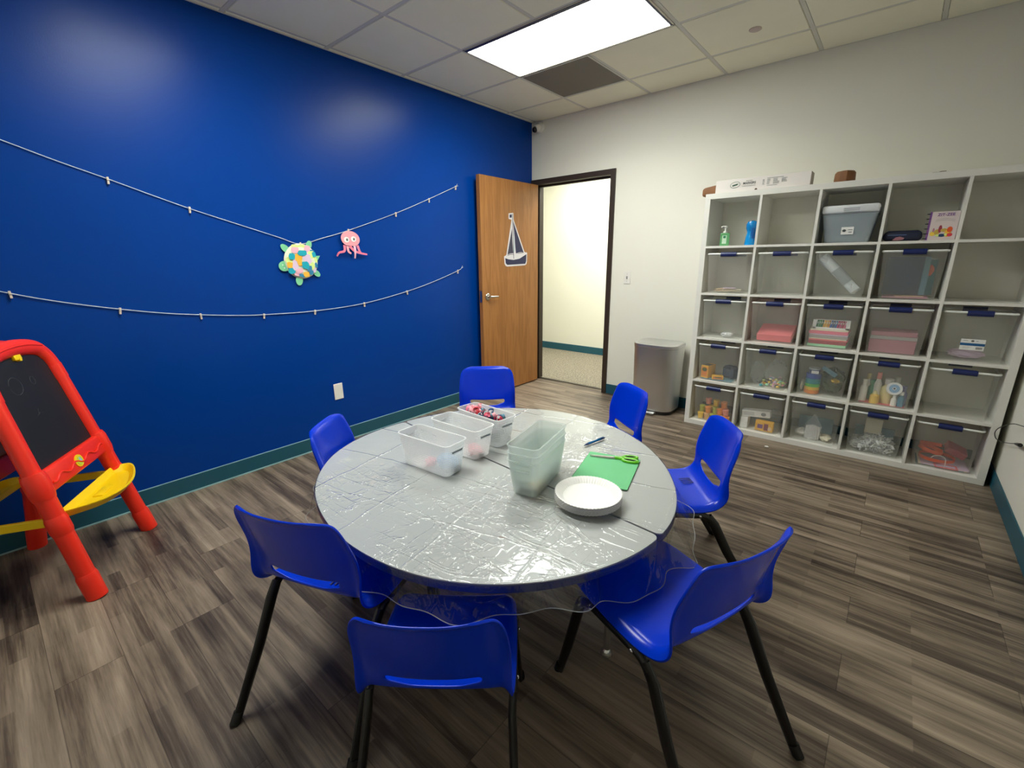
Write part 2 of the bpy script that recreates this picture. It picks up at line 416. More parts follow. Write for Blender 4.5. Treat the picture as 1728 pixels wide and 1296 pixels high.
def tag(o, label=None, cat=None, group=None, kind=None):
    if label: o['label'] = label
    if cat: o['category'] = cat
    if group: o['group'] = group
    if kind: o['kind'] = kind
    return o
def thing(name, label, cat, loc=(0, 0, 0), rz=0.0, group=None):
    o = bpy.data.objects.new(name, None); COL.objects.link(o); o.empty_display_size = 0.05
    o.location = loc; o.rotation_euler = (0, 0, rz)
    return tag(o, label, cat, group)
def struct(o): o['kind'] = 'structure'; return o
KIDS = {}
def copy_thing(o, label=None, loc=None, rz=None, group=None):
    kids = [k for k in COL.objects if k.parent is not None]
    tree = {}
    for k in kids: tree.setdefault(k.parent.name, []).append(k)
    def rec(src, par):
        c = src.copy(); COL.objects.link(c)
        if par is not None: c.parent = par
        for ch in tree.get(src.name, []): rec(ch, c)
        return c
    c = rec(o, None)
    if label: c['label'] = label
    if group: c['group'] = group
    if loc is not None: c.location = loc
    if rz is not None: c.rotation_euler = (0, 0, rz)
    return c
def text(body, size, m, name, parent=None, loc=(0, 0, 0), rot=(pi / 2, 0, 0), align='CENTER', extrude=0.0004, offset=0.0, sx=1.0):
    cu = bpy.data.curves.new(name, 'FONT'); cu.body = body; cu.size = size; cu.align_x = align; cu.align_y = 'CENTER'; cu.extrude = extrude; cu.offset = offset
    cu.resolution_u = 3
    tmp = bpy.data.objects.new('tmp', cu)
    COL.objects.link(tmp)
    bpy.context.view_layer.update()
    me = bpy.data.meshes.new_from_object(tmp.evaluated_get(bpy.context.evaluated_depsgraph_get()))
    bpy.data.objects.remove(tmp); bpy.data.curves.remove(cu)
    me.materials.clear(); me.materials.append(m)
    for v in me.vertices: v.co.x *= sx
    o = bpy.data.objects.new(name, me); COL.objects.link(o); o.location = loc; o.rotation_euler = rot
    if parent is not None: o.parent = parent
    return o
def smooth_path(pts, n=8):
    """Catmull-Rom"""
    P = [Vector(p) for p in pts]; P = [P[0] * 2 - P[1]] + P + [P[-1] * 2 - P[-2]]; out = []
    for i in range(1, len(P) - 2):
        a, b, c, d = P[i - 1], P[i], P[i + 1], P[i + 2]
        for k in range(n):
            t = k / n
            out.append(0.5 * ((2 * b) + (c - a) * t + (2 * a - 5 * b + 4 * c - d) * t * t + (3 * b - a - 3 * c + d) * t ** 3))
    out.append(P[-2].copy()); return out
ORD = ['first', 'second', 'third', 'fourth', 'fifth', 'sixth', 'seventh', 'eighth', 'ninth', 'tenth', 'eleventh', 'twelfth', 'thirteenth', 'fourteenth', 'fifteenth', 'sixteenth']
# a frame on the blue wall: local x -> -y..., used by prisms drawn in (y, z): polygon XY -> wall YZ, thickness -> +x
def wallM(x): return Matrix(((0, 0, 1, x), (1, 0, 0, 0), (0, 1, 0, 0), (0, 0, 0, 1)))
#@@STRUCT
# ------------------------------------------------------------------ the room
b = MB().box(-0.1, RX + 0.1, RY0 - 0.1, 0.10, -0.08, 0)
struct(b.build('floor', M_floor))
b = MB().box(-2.6, 3.2, 0.10, 1.75, -0.08, 0.002)
struct(b.build('floor_hall', M_carpet))
# blue wall
struct(MB().box(-0.12, 0, RY0 - 0.1, 0, 0, RZ + 0.05).build('wall_left', M_blue))
# back wall with the doorway (opening 0.045..0.94, up to 2.12)
b = MB().box(-0.12, 0.03, 0, 0.13, 0, RZ + 0.05).box(0.95, RX + 0.1, 0, 0.13, 0, RZ + 0.05).box(0.03, 0.95, 0, 0.13, 2.13, RZ + 0.05)
struct(b.build('wall_back', M_white))
struct(MB().box(RX, RX + 0.12, RY0 - 0.1, 0, 0, RZ + 0.05).build('wall_right', M_white))
struct(MB().box(-0.1, RX + 0.1, RY0 - 0.12, RY0, 0, RZ + 0.05).build('wall_front', M_white))
# hallway shell
struct(MB().box(-2.6, 3.2, 1.66, 1.78, 0, 2.75).build('wall_hall', M_white))
struct(MB().box(-2.7, -2.6, 0.1, 1.78, 0, 2.75).box(3.2, 3.3, 0.1, 1.78, 0, 2.75).build('wall_hall_ends', M_white))
struct(MB().box(-2.6, 3.2, 0.1, 1.78, 2.70, 2.76).build('ceiling_hall', M_ceil))
struct(MB().box(-2.6, -0.12, 0.0, 0.13, 0, 2.75).build('wall_hall_near', M_white))
struct(MB().box(-2.6, 3.2, 1.650, 1.66, 0.002, 0.105, bev=0.003).build('baseboard_hall', M_base))

# suspended ceiling: tegular tiles between the T bars, with openings for the lights and the grille
xs = [0.0] + [GX + T * i for i in range(-1, 6) if 0.03 < GX + T * i < RX] + [RX]
ys = [RY0] + [GY + T * j for j in range(-8, 3) if RY0 < GY + T * j < -0.02] + [0.0]
holes = [(LIGHTS[0][0], LIGHTS[0][1]), (LIGHTS[1][0], LIGHTS[1][1])]
VENT = (GX + T / 2, GY + T / 2)
b = MB()
for i in range(len(xs) - 1):
    for j in range(len(ys) - 1):
        cx, cy = (xs[i] + xs[i + 1]) / 2, (ys[j] + ys[j + 1]) / 2
        if any(abs(cx - hx) < T and abs(cy - hy) < T / 2 for hx, hy in holes): continue
        if abs(cx - VENT[0]) < 0.1 and abs(cy - VENT[1]) < 0.1: continue
        x0, x1, y0, y1 = xs[i] + 0.014, xs[i + 1] - 0.014, ys[j] + 0.014, ys[j + 1] - 0.014
        # tiles are 2 x 4 ft where the bar between them is missing in the photograph
        b.box(x0, x1, y0, y1, RZ - 0.003, RZ + 0.015, bev=0.003, seg=1)
b.box(-0.1, RX + 0.1, RY0, 0.1, RZ + 0.2, RZ + 0.22)
struct(b.build('ceiling', M_ceil))
b = MB()
for x in xs[1:-1]:
    segs = [(RY0, 0)]
    if GX + 0.1 < x < GX + 2 * T - 0.1:       # the bar stops at the light fixtures
        segs = [(RY0, GY - 4 * T), (GY - 3 * T, GY - T), (GY, 0)]
    for a, c in segs: b.box(x - 0.012, x + 0.012, a, c, RZ, RZ + 0.03)
for y in ys[1:-1]: b.box(0, RX, y - 0.012, y + 0.012, RZ - 0.0005, RZ + 0.03)
b.box(0, 0.02, RY0, 0, RZ - 0.001, RZ + 0.02).box(RX - 0.02, RX, RY0, 0, RZ - 0.001, RZ + 0.02).box(0, RX, -0.02, 0, RZ - 0.001, RZ + 0.02).box(0, RX, RY0, RY0 + 0.02, RZ - 0.001, RZ + 0.02)
struct(b.build('trim_1', M_grid))

# ceiling lights
M_lens, nt, pb = newmat('prismatic_lens')
tc = nt.nodes.new('ShaderNodeTexCoord'); vo = nt.nodes.new('ShaderNodeTexVoronoi'); vo.inputs['Scale'].default_value = 90
nt.links.new(tc.outputs['Object'], vo.inputs['Vector'])
e = math_node(nt, 'MULTIPLY_ADD', vo.outputs['Distance'], 0.6, LENS_EMIT * 0.92)
pb.inputs['Emission Color'].default_value = (0.97, 1.0, 0.92, 1); nt.links.new(e, pb.inputs['Emission Strength'])
pb.inputs['Base Color'].default_value = lin('#e8e8e8'); pb.inputs['Roughness'].default_value = 0.3
M_ldark = mat('light_door_frame_blue_black', '#1a2350', 0.4)
M_lwhite = mat('light_trim_white', '#d9d2c0', 0.4)
def ceiling_light(x, y, label):
    t = thing('ceiling_light', label, 'ceiling light', (x, y, RZ - 0.006), 0, None)
    W_, D_ = 1.20, 0.60
    b = MB()
    b.box(-W_ / 2, W_ / 2, -D_ / 2, D_ / 2, 0.06, 0.075)
    b.box(-W_ / 2, W_ / 2, D_ / 2 - 0.012, D_ / 2, 0, 0.07).box(W_ / 2 - 0.012, W_ / 2, -D_ / 2, D_ / 2, 0, 0.07)
    b.box(-W_ / 2, W_ / 2, -D_ / 2, -D_ / 2 + 0.012, 0, 0.07).box(-W_ / 2, -W_ / 2 + 0.012, -D_ / 2, D_ / 2, 0, 0.07)
    b.build('housing', M_lwhite, t)
    b = MB()
    b.box(-W_ / 2 + 0.010, W_ / 2 - 0.010, -D_ / 2 + 0.006, -D_ / 2 + 0.030, -0.003, 0.012).box(W_ / 2 - 0.022, W_ / 2 - 0.010, -D_ / 2 + 0.01, D_ / 2 - 0.01, -0.002, 0.012)
    b.build('door_frame', M_ldark, t)
    MB().box(-W_ / 2 + 0.014, W_ / 2 - 0.014, -D_ / 2 + 0.014, D_ / 2 - 0.014, 0.003, 0.007).build('lens', M_lens, t)
    return t
ceiling_light(LIGHTS[0][0], LIGHTS[0][1], 'bright rectangular fluorescent light panel in the ceiling in front of the door')
ceiling_light(LIGHTS[1][0], LIGHTS[1][1], 'rectangular fluorescent light panel in the ceiling above the front of the room')
t = thing('ceiling_light', 'light panel in the hallway ceiling beyond the open door', 'ceiling light', (0.35, 0.95, 2.672))
MB().box(-0.61, 0.61, -0.31, 0.31, 0.0, 0.03).build('housing', M_lwhite, t)
MB().box(-0.58, 0.58, -0.28, 0.28, -0.006, -0.001).build('lens', M_lens, t)

# return-air grille
t = thing('ceiling_vent', 'square taupe perforated return air grille beside the ceiling light', 'vent', (VENT[0], VENT[1], RZ - 0.004))
M_vent, nt, pb = newmat('vent_perforated_taupe')
tc = nt.nodes.new('ShaderNodeTexCoord'); vo = nt.nodes.new('ShaderNodeTexVoronoi'); vo.inputs['Scale'].default_value = 160; vo.inputs['Randomness'].default_value = 0.0
nt.links.new(tc.outputs['Object'], vo.inputs['Vector'])
nt.links.new(ramp(nt, vo.outputs['Distance'], [(0.0, '#3f3b34'), (0.30, '#4a453d'), (0.42, '#8d867b')]), pb.inputs['Base Color']); pb.inputs['Roughness'].default_value = 0.6
MB().box(-0.287, 0.287, -0.287, 0.287, 0.0, 0.006).build('perforated_panel', M_vent, t)
b = MB()
for s in (-1, 1): b.box(-0.297, 0.297, s * 0.292 - 0.006, s * 0.292 + 0.006, -0.002, 0.012).box(s * 0.292 - 0.006, s * 0.292 + 0.006, -0.286, 0.286, -0.002, 0.012)
b.build('frame', M_grid, t)
# small round cover in a tile
o = MB().lathe([(0, -0.007), (0.030, -0.007), (0.036, -0.004), (0.036, 0.0)], 32).build('sprinkler_cover', mat('pinkish_cover', '#c0aea6', 0.5), smooth=True, loc=(2.223, -0.644, RZ - 0.003))
tag(o, 'faint round flush cover plate in a ceiling tile right of the light', 'sprinkler cover')

# baseboards
def baseboard(name, x0, x1, y0, y1, ax):
    b = MB().box(x0, x1, y0, y1, 0.0, 0.102, bev=0.003)
    o = struct(b.build(name, M_base))
    return o
baseboard('baseboard_left', 0, 0.008, RY0, 0, 'y')
struct(MB().box(0.004, 0.014, RY0, 0, 0.0, 0.007).box(0, 0.006, RY0, 0, 0.1015, 0.1045).build('trim_2', M_basepale))  # thin pale lines along the foot and top edge of the left baseboard
baseboard('baseboard_back', 0.985, RX, -0.008, 0, 'x')
baseboard('baseboard_right', RX - 0.008, RX, RY0, 0, 'y')
baseboard('baseboard_front', 0, RX, RY0, RY0 + 0.008, 'x')

# door frame, threshold and leaf
b = MB()
FO0, FO1, FI0, FI1, FT, FTI = 0.0, 0.985, 0.048, 0.936, 2.165, 2.115
b.box(FO0, FI0, -0.016, 0.0, 0, FT).box(FI1, FO1, -0.016, 0.0, 0, FT).box(FI0, FI1, -0.016, 0.0, FTI, FT)
b.box(0.03, FI0, 0.0, 0.13, 0, FTI + 0.02).box(FI1, 0.955, 0.0, 0.13, 0, FTI + 0.02).box(FI0, FI1, 0.0, 0.13, FTI, FTI + 0.02)
b.box(FO0, FI0, 0.13, 0.146, 0, FT).box(FI1, FO1, 0.13, 0.146, 0, FT).box(FI0, FI1, 0.13, 0.146, FTI, FT)
b.box(FI0, FI0 + 0.016, 0.055, 0.09, 0, FTI).box(FI1 - 0.016, FI1, 0.055, 0.09, 0, FTI).box(FI0, FI1, 0.055, 0.09, FTI - 0.016, FTI)
struct(b.build('trim_3', M_frame))
struct(MB().box(FI0, FI1, 0.075, 0.115, 0.0, 0.006, bev=0.002).build('trim_4', M_thresh))
dt = bpy.data.objects.new('door_1', None); COL.objects.link(dt); dt.location = (0.052, -0.018, 0.0); dt['kind'] = 'structure'
dt['label'] = 'open oak veneer door swung back against the blue wall'
MB().box(0, 0.044, -0.885, 0.0, 0.012, 2.112, bev=0.0015).build('door_leaf', M_oak, dt)
# lever handles, one each side
def lever(side):
    x = 0.044 if side > 0 else 0.0
    M_ = Matrix.Translation((x, -0.815, 1.015)) @ Matrix.Rotation(side * pi / 2, 4, 'Y')
    h = MB().lathe([(0, 0), (0.033, 0), (0.033, 0.006), (0.028, 0.011), (0.013, 0.013), (0.012, 0.045), (0.0, 0.047)], 28, M_).build('door_handle', M_satin, dt, smooth=True)
    b = MB(); xx = x + side * 0.04
    b.tube([(xx, -0.815, 1.015), (xx, -0.79, 1.015), (xx, -0.74, 1.013), (xx, -0.70, 1.012)], [0.010, 0.010, 0.008, 0.006], 12)
    b.build('lever', M_satin, h, smooth=True)
lever(1); lever(-1)
MB().box(0.008, 0.036, -0.8862, -0.884, 0.965, 1.075).build('latch_plate', M_satin, dt)
for z in (0.25, 1.1, 1.95):
    MB().lathe([(0, 0), (0.007, 0), (0.007, 0.09), (0, 0.09)], 12, Matrix.Translation((-0.006, 0.012, z))).build('hinge', M_satin, dt, smooth=True)

# sailboat sticker on the door (drawn in wall y, z)
xd = 0.0965
sb = thing('sailboat_sticker', 'navy and white sailboat sticker on the oak door', 'sticker', (0, 0, 0))
M_sw = mat('sticker_white', '#dcd8dc', 0.5); M_sn = mat('sticker_navy', '#141a4a', 0.4); M_sc = mat('sticker_pale_aqua', '#a9c6cc', 0.5); M_sg = mat('sticker_grey_navy', '#33334a', 0.4)
MB().prism([(-0.502, 1.803), (-0.43, 1.812), (-0.427, 1.749), (-0.252, 1.438), (-0.209, 1.432), (-0.212, 1.34), (-0.222, 1.315), (-0.25, 1.303), (-0.53, 1.296), (-0.558, 1.303), (-0.575, 1.325), (-0.58, 1.394), (-0.545, 1.408), (-0.458, 1.745), (-0.503, 1.752)][::-1], 0.001, wallM(xd)).build('backing', M_sw, sb)
MB().prism([(-0.487, 1.792), (-0.455, 1.796), (-0.455, 1.766), (-0.487, 1.763)], 0.0006, wallM(xd + 0.001)).build('flag', M_sn, sb)
MB().prism([(-0.435, 1.735), (-0.266, 1.43), (-0.30, 1.437), (-0.345, 1.434), (-0.395, 1.424), (-0.403, 1.48), (-0.413, 1.58)], 0.0006, wallM(xd + 0.001)).build('sail', M_sn, sb)
MB().prism([(-0.455, 1.66), (-0.449, 1.54), (-0.437, 1.425), (-0.48, 1.424), (-0.527, 1.413)], 0.0006, wallM(xd + 0.001)).build('sail', M_sg, sb)
MB().prism([(-0.442, 1.70), (-0.426, 1.60), (-0.417, 1.50), (-0.421, 1.435), (-0.430, 1.435), (-0.424, 1.52), (-0.431, 1.61)], 0.0005, wallM(xd + 0.001)).build('sail_stripe', M_sc, sb)
MB().prism([(-0.563, 1.378), (-0.51, 1.366), (-0.432, 1.360), (-0.339, 1.371), (-0.222, 1.416), (-0.226, 1.346), (-0.24, 1.32), (-0.531, 1.312), (-0.556, 1.328)], 0.0006, wallM(xd + 0.001)).build('hull', M_sn, sb)
b = MB().prism([(-0.447, 1.802), (-0.441, 1.802), (-0.427, 1.372), (-0.433, 1.372)], 0.0009, wallM(xd + 0.001))
b.prism([(-0.527, 1.408), (-0.48, 1.418), (-0.437, 1.416), (-0.437, 1.412), (-0.48, 1.413), (-0.525, 1.403)], 0.0007, wallM(xd + 0.001)).prism([(-0.39, 1.421), (-0.345, 1.429), (-0.30, 1.432), (-0.27, 1.427), (-0.30, 1.427), (-0.345, 1.424)], 0.0007, wallM(xd + 0.001))
b.build('mast', M_sn, sb)

# switch, blank plate, camera
t = thing('light_switch', 'white toggle light switch on the white wall right of the door', 'light switch', (1.153, 0, 1.184))
MB().box(-0.035, 0.035, -0.006, 0, -0.058, 0.058, bev=0.003).build('plate', M_whitep, t)
MB().box(-0.006, 0.006, -0.009, -0.005, -0.014, 0.014).box(-0.004, 0.004, -0.018, -0.006, -0.002, 0.010, bev=0.002).build('toggle', mat('toggle_grey', '#9a9896', 0.4), t)
for z in (-0.033, 0.033): MB().lathe([(0, 0), (0.003, 0), (0.003, 0.0015), (0, 0.0015)], 10, Matrix.Translation((0, -0.0055, z)) @ Matrix.Rotation(pi / 2, 4, 'X')).build('screw', M_satin, t)
o = MB().box(0, 0.006, -0.036, 0.036, -0.062, 0.062, bev=0.003).build('wall_plate', M_whitep, loc=(0, -2.428, 0.407))
tag(o, 'blank white cover plate low on the blue wall', 'wall plate')
t = thing('security_camera', 'small white dome security camera with black lens in the upper corner', 'security camera', (0.098, 0, 2.638))
MB().lathe([(0, 0), (0.05, 0), (0.05, 0.012), (0.042, 0.025), (0, 0.028)], 32, Matrix.Translation((0.01, 0, 0.012)) @ Matrix.Rotation(pi / 2, 4, 'X')).build('base', M_whitep, t, smooth=True)
b = MB().tube([(0.005, -0.015, 0.01), (-0.003, -0.045, 0.0), (-0.008, -0.062, -0.008)], [0.034, 0.036, 0.033], 20)
b.build('housing', M_whitep, t, smooth=True)
MB().sphere((-0.012, -0.062, -0.012), 0.028, n=20).build('lens_dome', mat('black_gloss', '#050505', 0.08, coat=0.5), t, smooth=True)

# black cable with plug on the right wall
t = thing('wall_cable', 'thin black cable and plug hanging by the right wall beside the shelf', 'cable', (0, 0, 0))
cp = [(RX - 0.006, -1.05, 0.60), (RX - 0.02, -0.80, 0.52), (RX - 0.035, -0.60, 0.475), (RX - 0.05, -0.43, 0.40), (RX - 0.055, -0.37, 0.35), (RX - 0.045, -0.375, 0.315), (RX - 0.03, -0.43, 0.317), (RX - 0.025, -0.56, 0.352), (RX - 0.02, -0.68, 0.39)]
MB().tube(smooth_path(cp), 0.0022, 8).build('cord', M_black, t, smooth=True)
MB().tube([(RX - 0.02, -0.67, 0.387), (RX - 0.02, -0.72, 0.40), (RX - 0.02, -0.78, 0.415)], [0.004, 0.008, 0.010], 10).build('plug', M_black, t, smooth=True)

# ------------------------------------------------------------------ garlands on the blue wall
S1 = [(-4.6, 2.18), (-4.2, 2.025), (-3.856, 1.90), (-3.701, 1.842), (-3.518, 1.780), (-3.339, 1.716), (-3.184, 1.663), (-2.951, 1.592), (-2.716, 1.522), (-2.578, 1.482), (-2.413, 1.524), (-2.21, 1.582), (-1.781, 1.727), (-1.433, 1.862), (-1.105, 1.997)]
S2 = [(-4.6, 1.50), (-4.3, 1.365), (-3.995, 1.250), (-3.813, 1.190), (-3.591, 1.134), (-3.398, 1.094), (-3.231, 1.069), (-3.039, 1.046), (-2.878, 1.035), (-2.535, 1.028), (-2.138, 1.050), (-1.727, 1.116), (-1.425, 1.185), (-1.126, 1.272), (-1.08, 1.296)]
def twine(pts, label):
    path = [Vector((0.007, y, z)) for y, z in pts]
    b = MB().tube(smooth_path(path, 5), 0.0022, 6)
    y, z = pts[-1]
    b.tube([(0.007, y, z), (0.006, y + 0.01, z + 0.018)], 0.0018, 6).tube([(0.007, y, z), (0.006, y + 0.02, z + 0.004)], 0.0018, 6).sphere((0.008, y, z), 0.005, n=8)
    return tag(b.build('twine_garland', M_twine, smooth=True), label, 'garland')
twine(S1, 'pale twine garland on the blue wall, the upper one holding the paper animals')
twine(S2, 'pale twine garland on the blue wall, the lower one with only clothespins')
pin0 = None
def clothespin(y, z, tilt, label):
    global pin0
    if pin0 is None:
        pin0 = thing('clothespin', label, 'clothespin')
        for s in (-1, 1):
            MB().box(0.004 + 0.004 * s + 0.003, 0.008 + 0.004 * s + 0.002, -0.0045, 0.0045, -0.026, 0.008, bev=0.001, seg=1).build('wooden_jaw', M_pin, pin0)
        MB().tube([(0.003, -0.005, -0.008), (0.016, -0.005, -0.008), (0.016, 0.005, -0.008), (0.003, 0.005, -0.008)], 0.0012, 6).build('spring', M_satin, pin0)
        c = pin0
    else: c = copy_thing(pin0, label)
    c.location = (0.002, y, z); c.rotation_euler = (tilt, 0, 0)
P1 = [(-3.517, 1.780), (-3.185, 1.664), (-2.577, 1.484), (-2.21, 1.584), (-1.781, 1.727), (-1.433, 1.860), (-1.12, 1.990)]
N1 = ['leftmost on the upper garland', 'second from left on the upper garland', 'holding the paper turtle', 'holding the pink paper octopus', 'just right of the octopus on the upper garland', 'second from the right end of the upper garland', 'at the right end of the upper garland']
for (y, z), n_ in zip(P1, N1): clothespin(y, z, random.uniform(-.1, .15), 'small pale wooden clothespin ' + n_)
P2 = [(-3.967, 1.243), (-3.591, 1.134), (-3.232, 1.069), (-2.879, 1.035), (-2.535, 1.028), (-2.138, 1.050), (-1.727, 1.116), (-1.135, 1.270)]
for i, (y, z) in enumerate(P2):
    where = 'at the left end of' if i == 0 else ('at the right end of' if i == 7 else ORD[i] + ' from the left on')
    clothespin(y, z, random.uniform(-.15, .25), 'small pale wooden clothespin ' + where + ' the lower garland')

# paper plate turtle
ty, tz = -2.588, 1.369
t = thing('paper_turtle', 'round paper plate turtle with coloured tissue patches hung on the blue wall', 'paper craft', (0.012, ty, tz))
def blob(cy, cz, ry, rz_, rot=0.0, n=20, sq=0.0, seed=0, jag=0.0):
    rr = random.Random(seed); o = []
    for i in range(n):
        a = 2 * pi * i / n; r = 1 + rr.uniform(-jag, jag)
        x = math.copysign(abs(cos(a)) ** (1 - sq), cos(a)) * ry * r; y = math.copysign(abs(sin(a)) ** (1 - sq), sin(a)) * rz_ * r
        o.append((cy + x * cos(rot) - y * sin(rot), cz + x * sin(rot) + y * cos(rot)))
    return o
def wp_(pts, th, x, name, m, parent): return MB().prism(pts, th, wallM(x)).build(name, m, parent)
plate = MB().lathe([(0, 0.012), (0.080, 0.012), (0.088, 0.010), (0.114, 0.001), (0.115, 0.0), (0.1, -0.001), (0, 0.008)], 48, Matrix.Rotation(pi / 2, 4, 'Y')).build('shell_plate', mat('plate_cream', '#e9ead0', 0.8), t, smooth=True)
for i, (cy, cz, a, l, wd) in enumerate([(-0.095, 0.082, 2.40, .036, .021), (0.066, 0.105, 1.2, .032, .020), (0.098, -0.082, -0.75, .030, .019), (-0.030, -0.125, -1.7, .034, .024)]):
    wp_(blob(cy, cz, l, wd, a), 0.001, 0.0, 'flipper', PAPER['seafoam'], t)
hd = wp_(blob(-0.118, -0.030, .037, .033, 0.1), 0.001, 0.001, 'head', PAPER['seafoam'], t)
for cy, cz in ((-0.128, -0.022), (-0.119, -0.042)): wp_(blob(cy, cz, .0035, .0035, n=10), 0.0008, 0.002, 'eye', M_paperw, hd)
wp_([(0.10, 0.035), (0.137, 0.036), (0.118, 0.008), (0.105, 0.0)], 0.001, 0.002, 'tail', PAPER['seafoam'], t)
patches = {'teal': [(-0.068, 0.032, .020, .020), (0.005, 0.053, .031, .018), (0.018, -0.025, .025, .024), (-0.078, -0.060, .023, .021), (0.088, 0.044, .014, .018)],
 'steelblue': [(0.055, -0.076, .014, .016), (-0.012, -0.094, .020, .010), (0.076, 0.066, .018, .010), (0.096, -0.027, .009, .017), (0.042, -0.049, .017, .021)],
 'orange': [(-0.023, 0.025, .024, .025), (-0.019, -0.006, .017, .025), (-0.085, -0.024, .021, .019), (0.018, -0.087, .021, .018)],
 'pink': [(0.045, 0.080, .021, .024), (-0.039, 0.073, .025, .021), (-0.027, -0.063, .025, .017), (-0.042, -0.084, .022, .012)],
 'lilac': [(0.036, 0.013, .028, .036), (0.076, -0.058, .017, .019), (-0.045, -0.015, .022, .045)],
 'lime': [(-0.029, 0.092, .030, .016), (0.012, 0.096, .024, .014), (-0.087, 0.006, .021, .021), (0.069, 0.044, .021, .025), (0.062, -0.034, .021, .025), (0.098, 0.010, .010, .020), (-0.045, -0.051, .021, .013)]}
k = 0
for c in ('lime', 'lilac', 'pink', 'orange', 'steelblue', 'teal'):
    for cy, cz, ry, rz_ in patches[c]:
        k += 1
        rad = hypot(cy, cz); xx = 0.0125 if rad < 0.082 else 0.0125 - (rad - 0.082) * 0.32
        wp_(blob(cy, cz, ry, rz_, random.uniform(-.3, .3), 14, 0.35, k, 0.10), 0.0006, xx + 0.00025 * k, 'tissue_patch', PAPER[c], t)

# pink octopus
t = thing('paper_octopus', 'pink paper octopus with round white eyes pinned to the blue wall', 'paper craft', (0.014, -2.206, 1.523))
wp_([(p[0], p[1] if p[1] > -0.045 else -0.045 + (p[1] + 0.045) * 0.4) for p in blob(0.0, 0.0, .075, .055, -0.08, 36)], 0.004, 0.004, 'head', PAPER['salmon'], t)
for cy, cz in ((-0.033, -0.006), (0.023, -0.001)):
    e_ = wp_(blob(cy, cz, .021, .019, n=24), 0.002, 0.008, 'eye', M_paperw, t)
    wp_(blob(cy + 0.004, cz, .009, .011, n=16), 0.001, 0.010, 'pupil', PAPER['grey'], e_)
    wp_(blob(cy + 0.002, cz - 0.001, .005, .006, n=12), 0.001, 0.011, 'pupil_centre', M_ink, e_)
def strip(pts, w_, name, m, parent, x0=0.002):
    p = smooth_path([(a, b_, 0) for a, b_ in pts], 6); L_, R_ = [], []
    for i, q in enumerate(p):
        tt = (p[min(i + 1, len(p) - 1)] - p[max(i - 1, 0)]).normalized(); n_ = Vector((-tt.y, tt.x, 0)) * (w_ / 2 * (1 - 0.45 * i / len(p)))
        L_.append(q + n_); R_.append(q - n_)
    bmx = MB(); vs = []
    for i in range(len(p)):
        dx = x0 + 0.012 * sin(pi * i / len(p))
        vs.append([bmx.bm.verts.new((dx + e_, c.x, c.y)) for c, e_ in ((L_[i], 0), (R_[i], 0), (R_[i], 0.0012), (L_[i], 0.0012))])
    for A, B in zip(vs, vs[1:]):
        for j in range(4): bmx.bm.faces.new((A[j], A[(j + 1) % 4], B[(j + 1) % 4], B[j]))
    bmx.bm.faces.new(vs[0][::-1]); bmx.bm.faces.new(vs[-1])
    return bmx.build(name, m, parent)
for pts, c in (([(-0.050, -0.045), (-0.062, -0.085), (-0.104, -0.097), (-0.120, -0.122)], 'hotpink'), ([(-0.028, -0.05), (-0.030, -0.088), (-0.004, -0.103)], 'salmon'),
               ([(-0.010, -0.05), (0.02, -0.084), (0.068, -0.10), (0.129, -0.109)], 'hotpink'), ([(0.029, -0.045), (0.024, -0.09), (0.022, -0.138)], 'pink'), ([(0.054, -0.045), (0.060, -0.085), (0.082, -0.104)], 'hotpink')):
    strip(pts, 0.020, 'tentacle', PAPER[c], t)
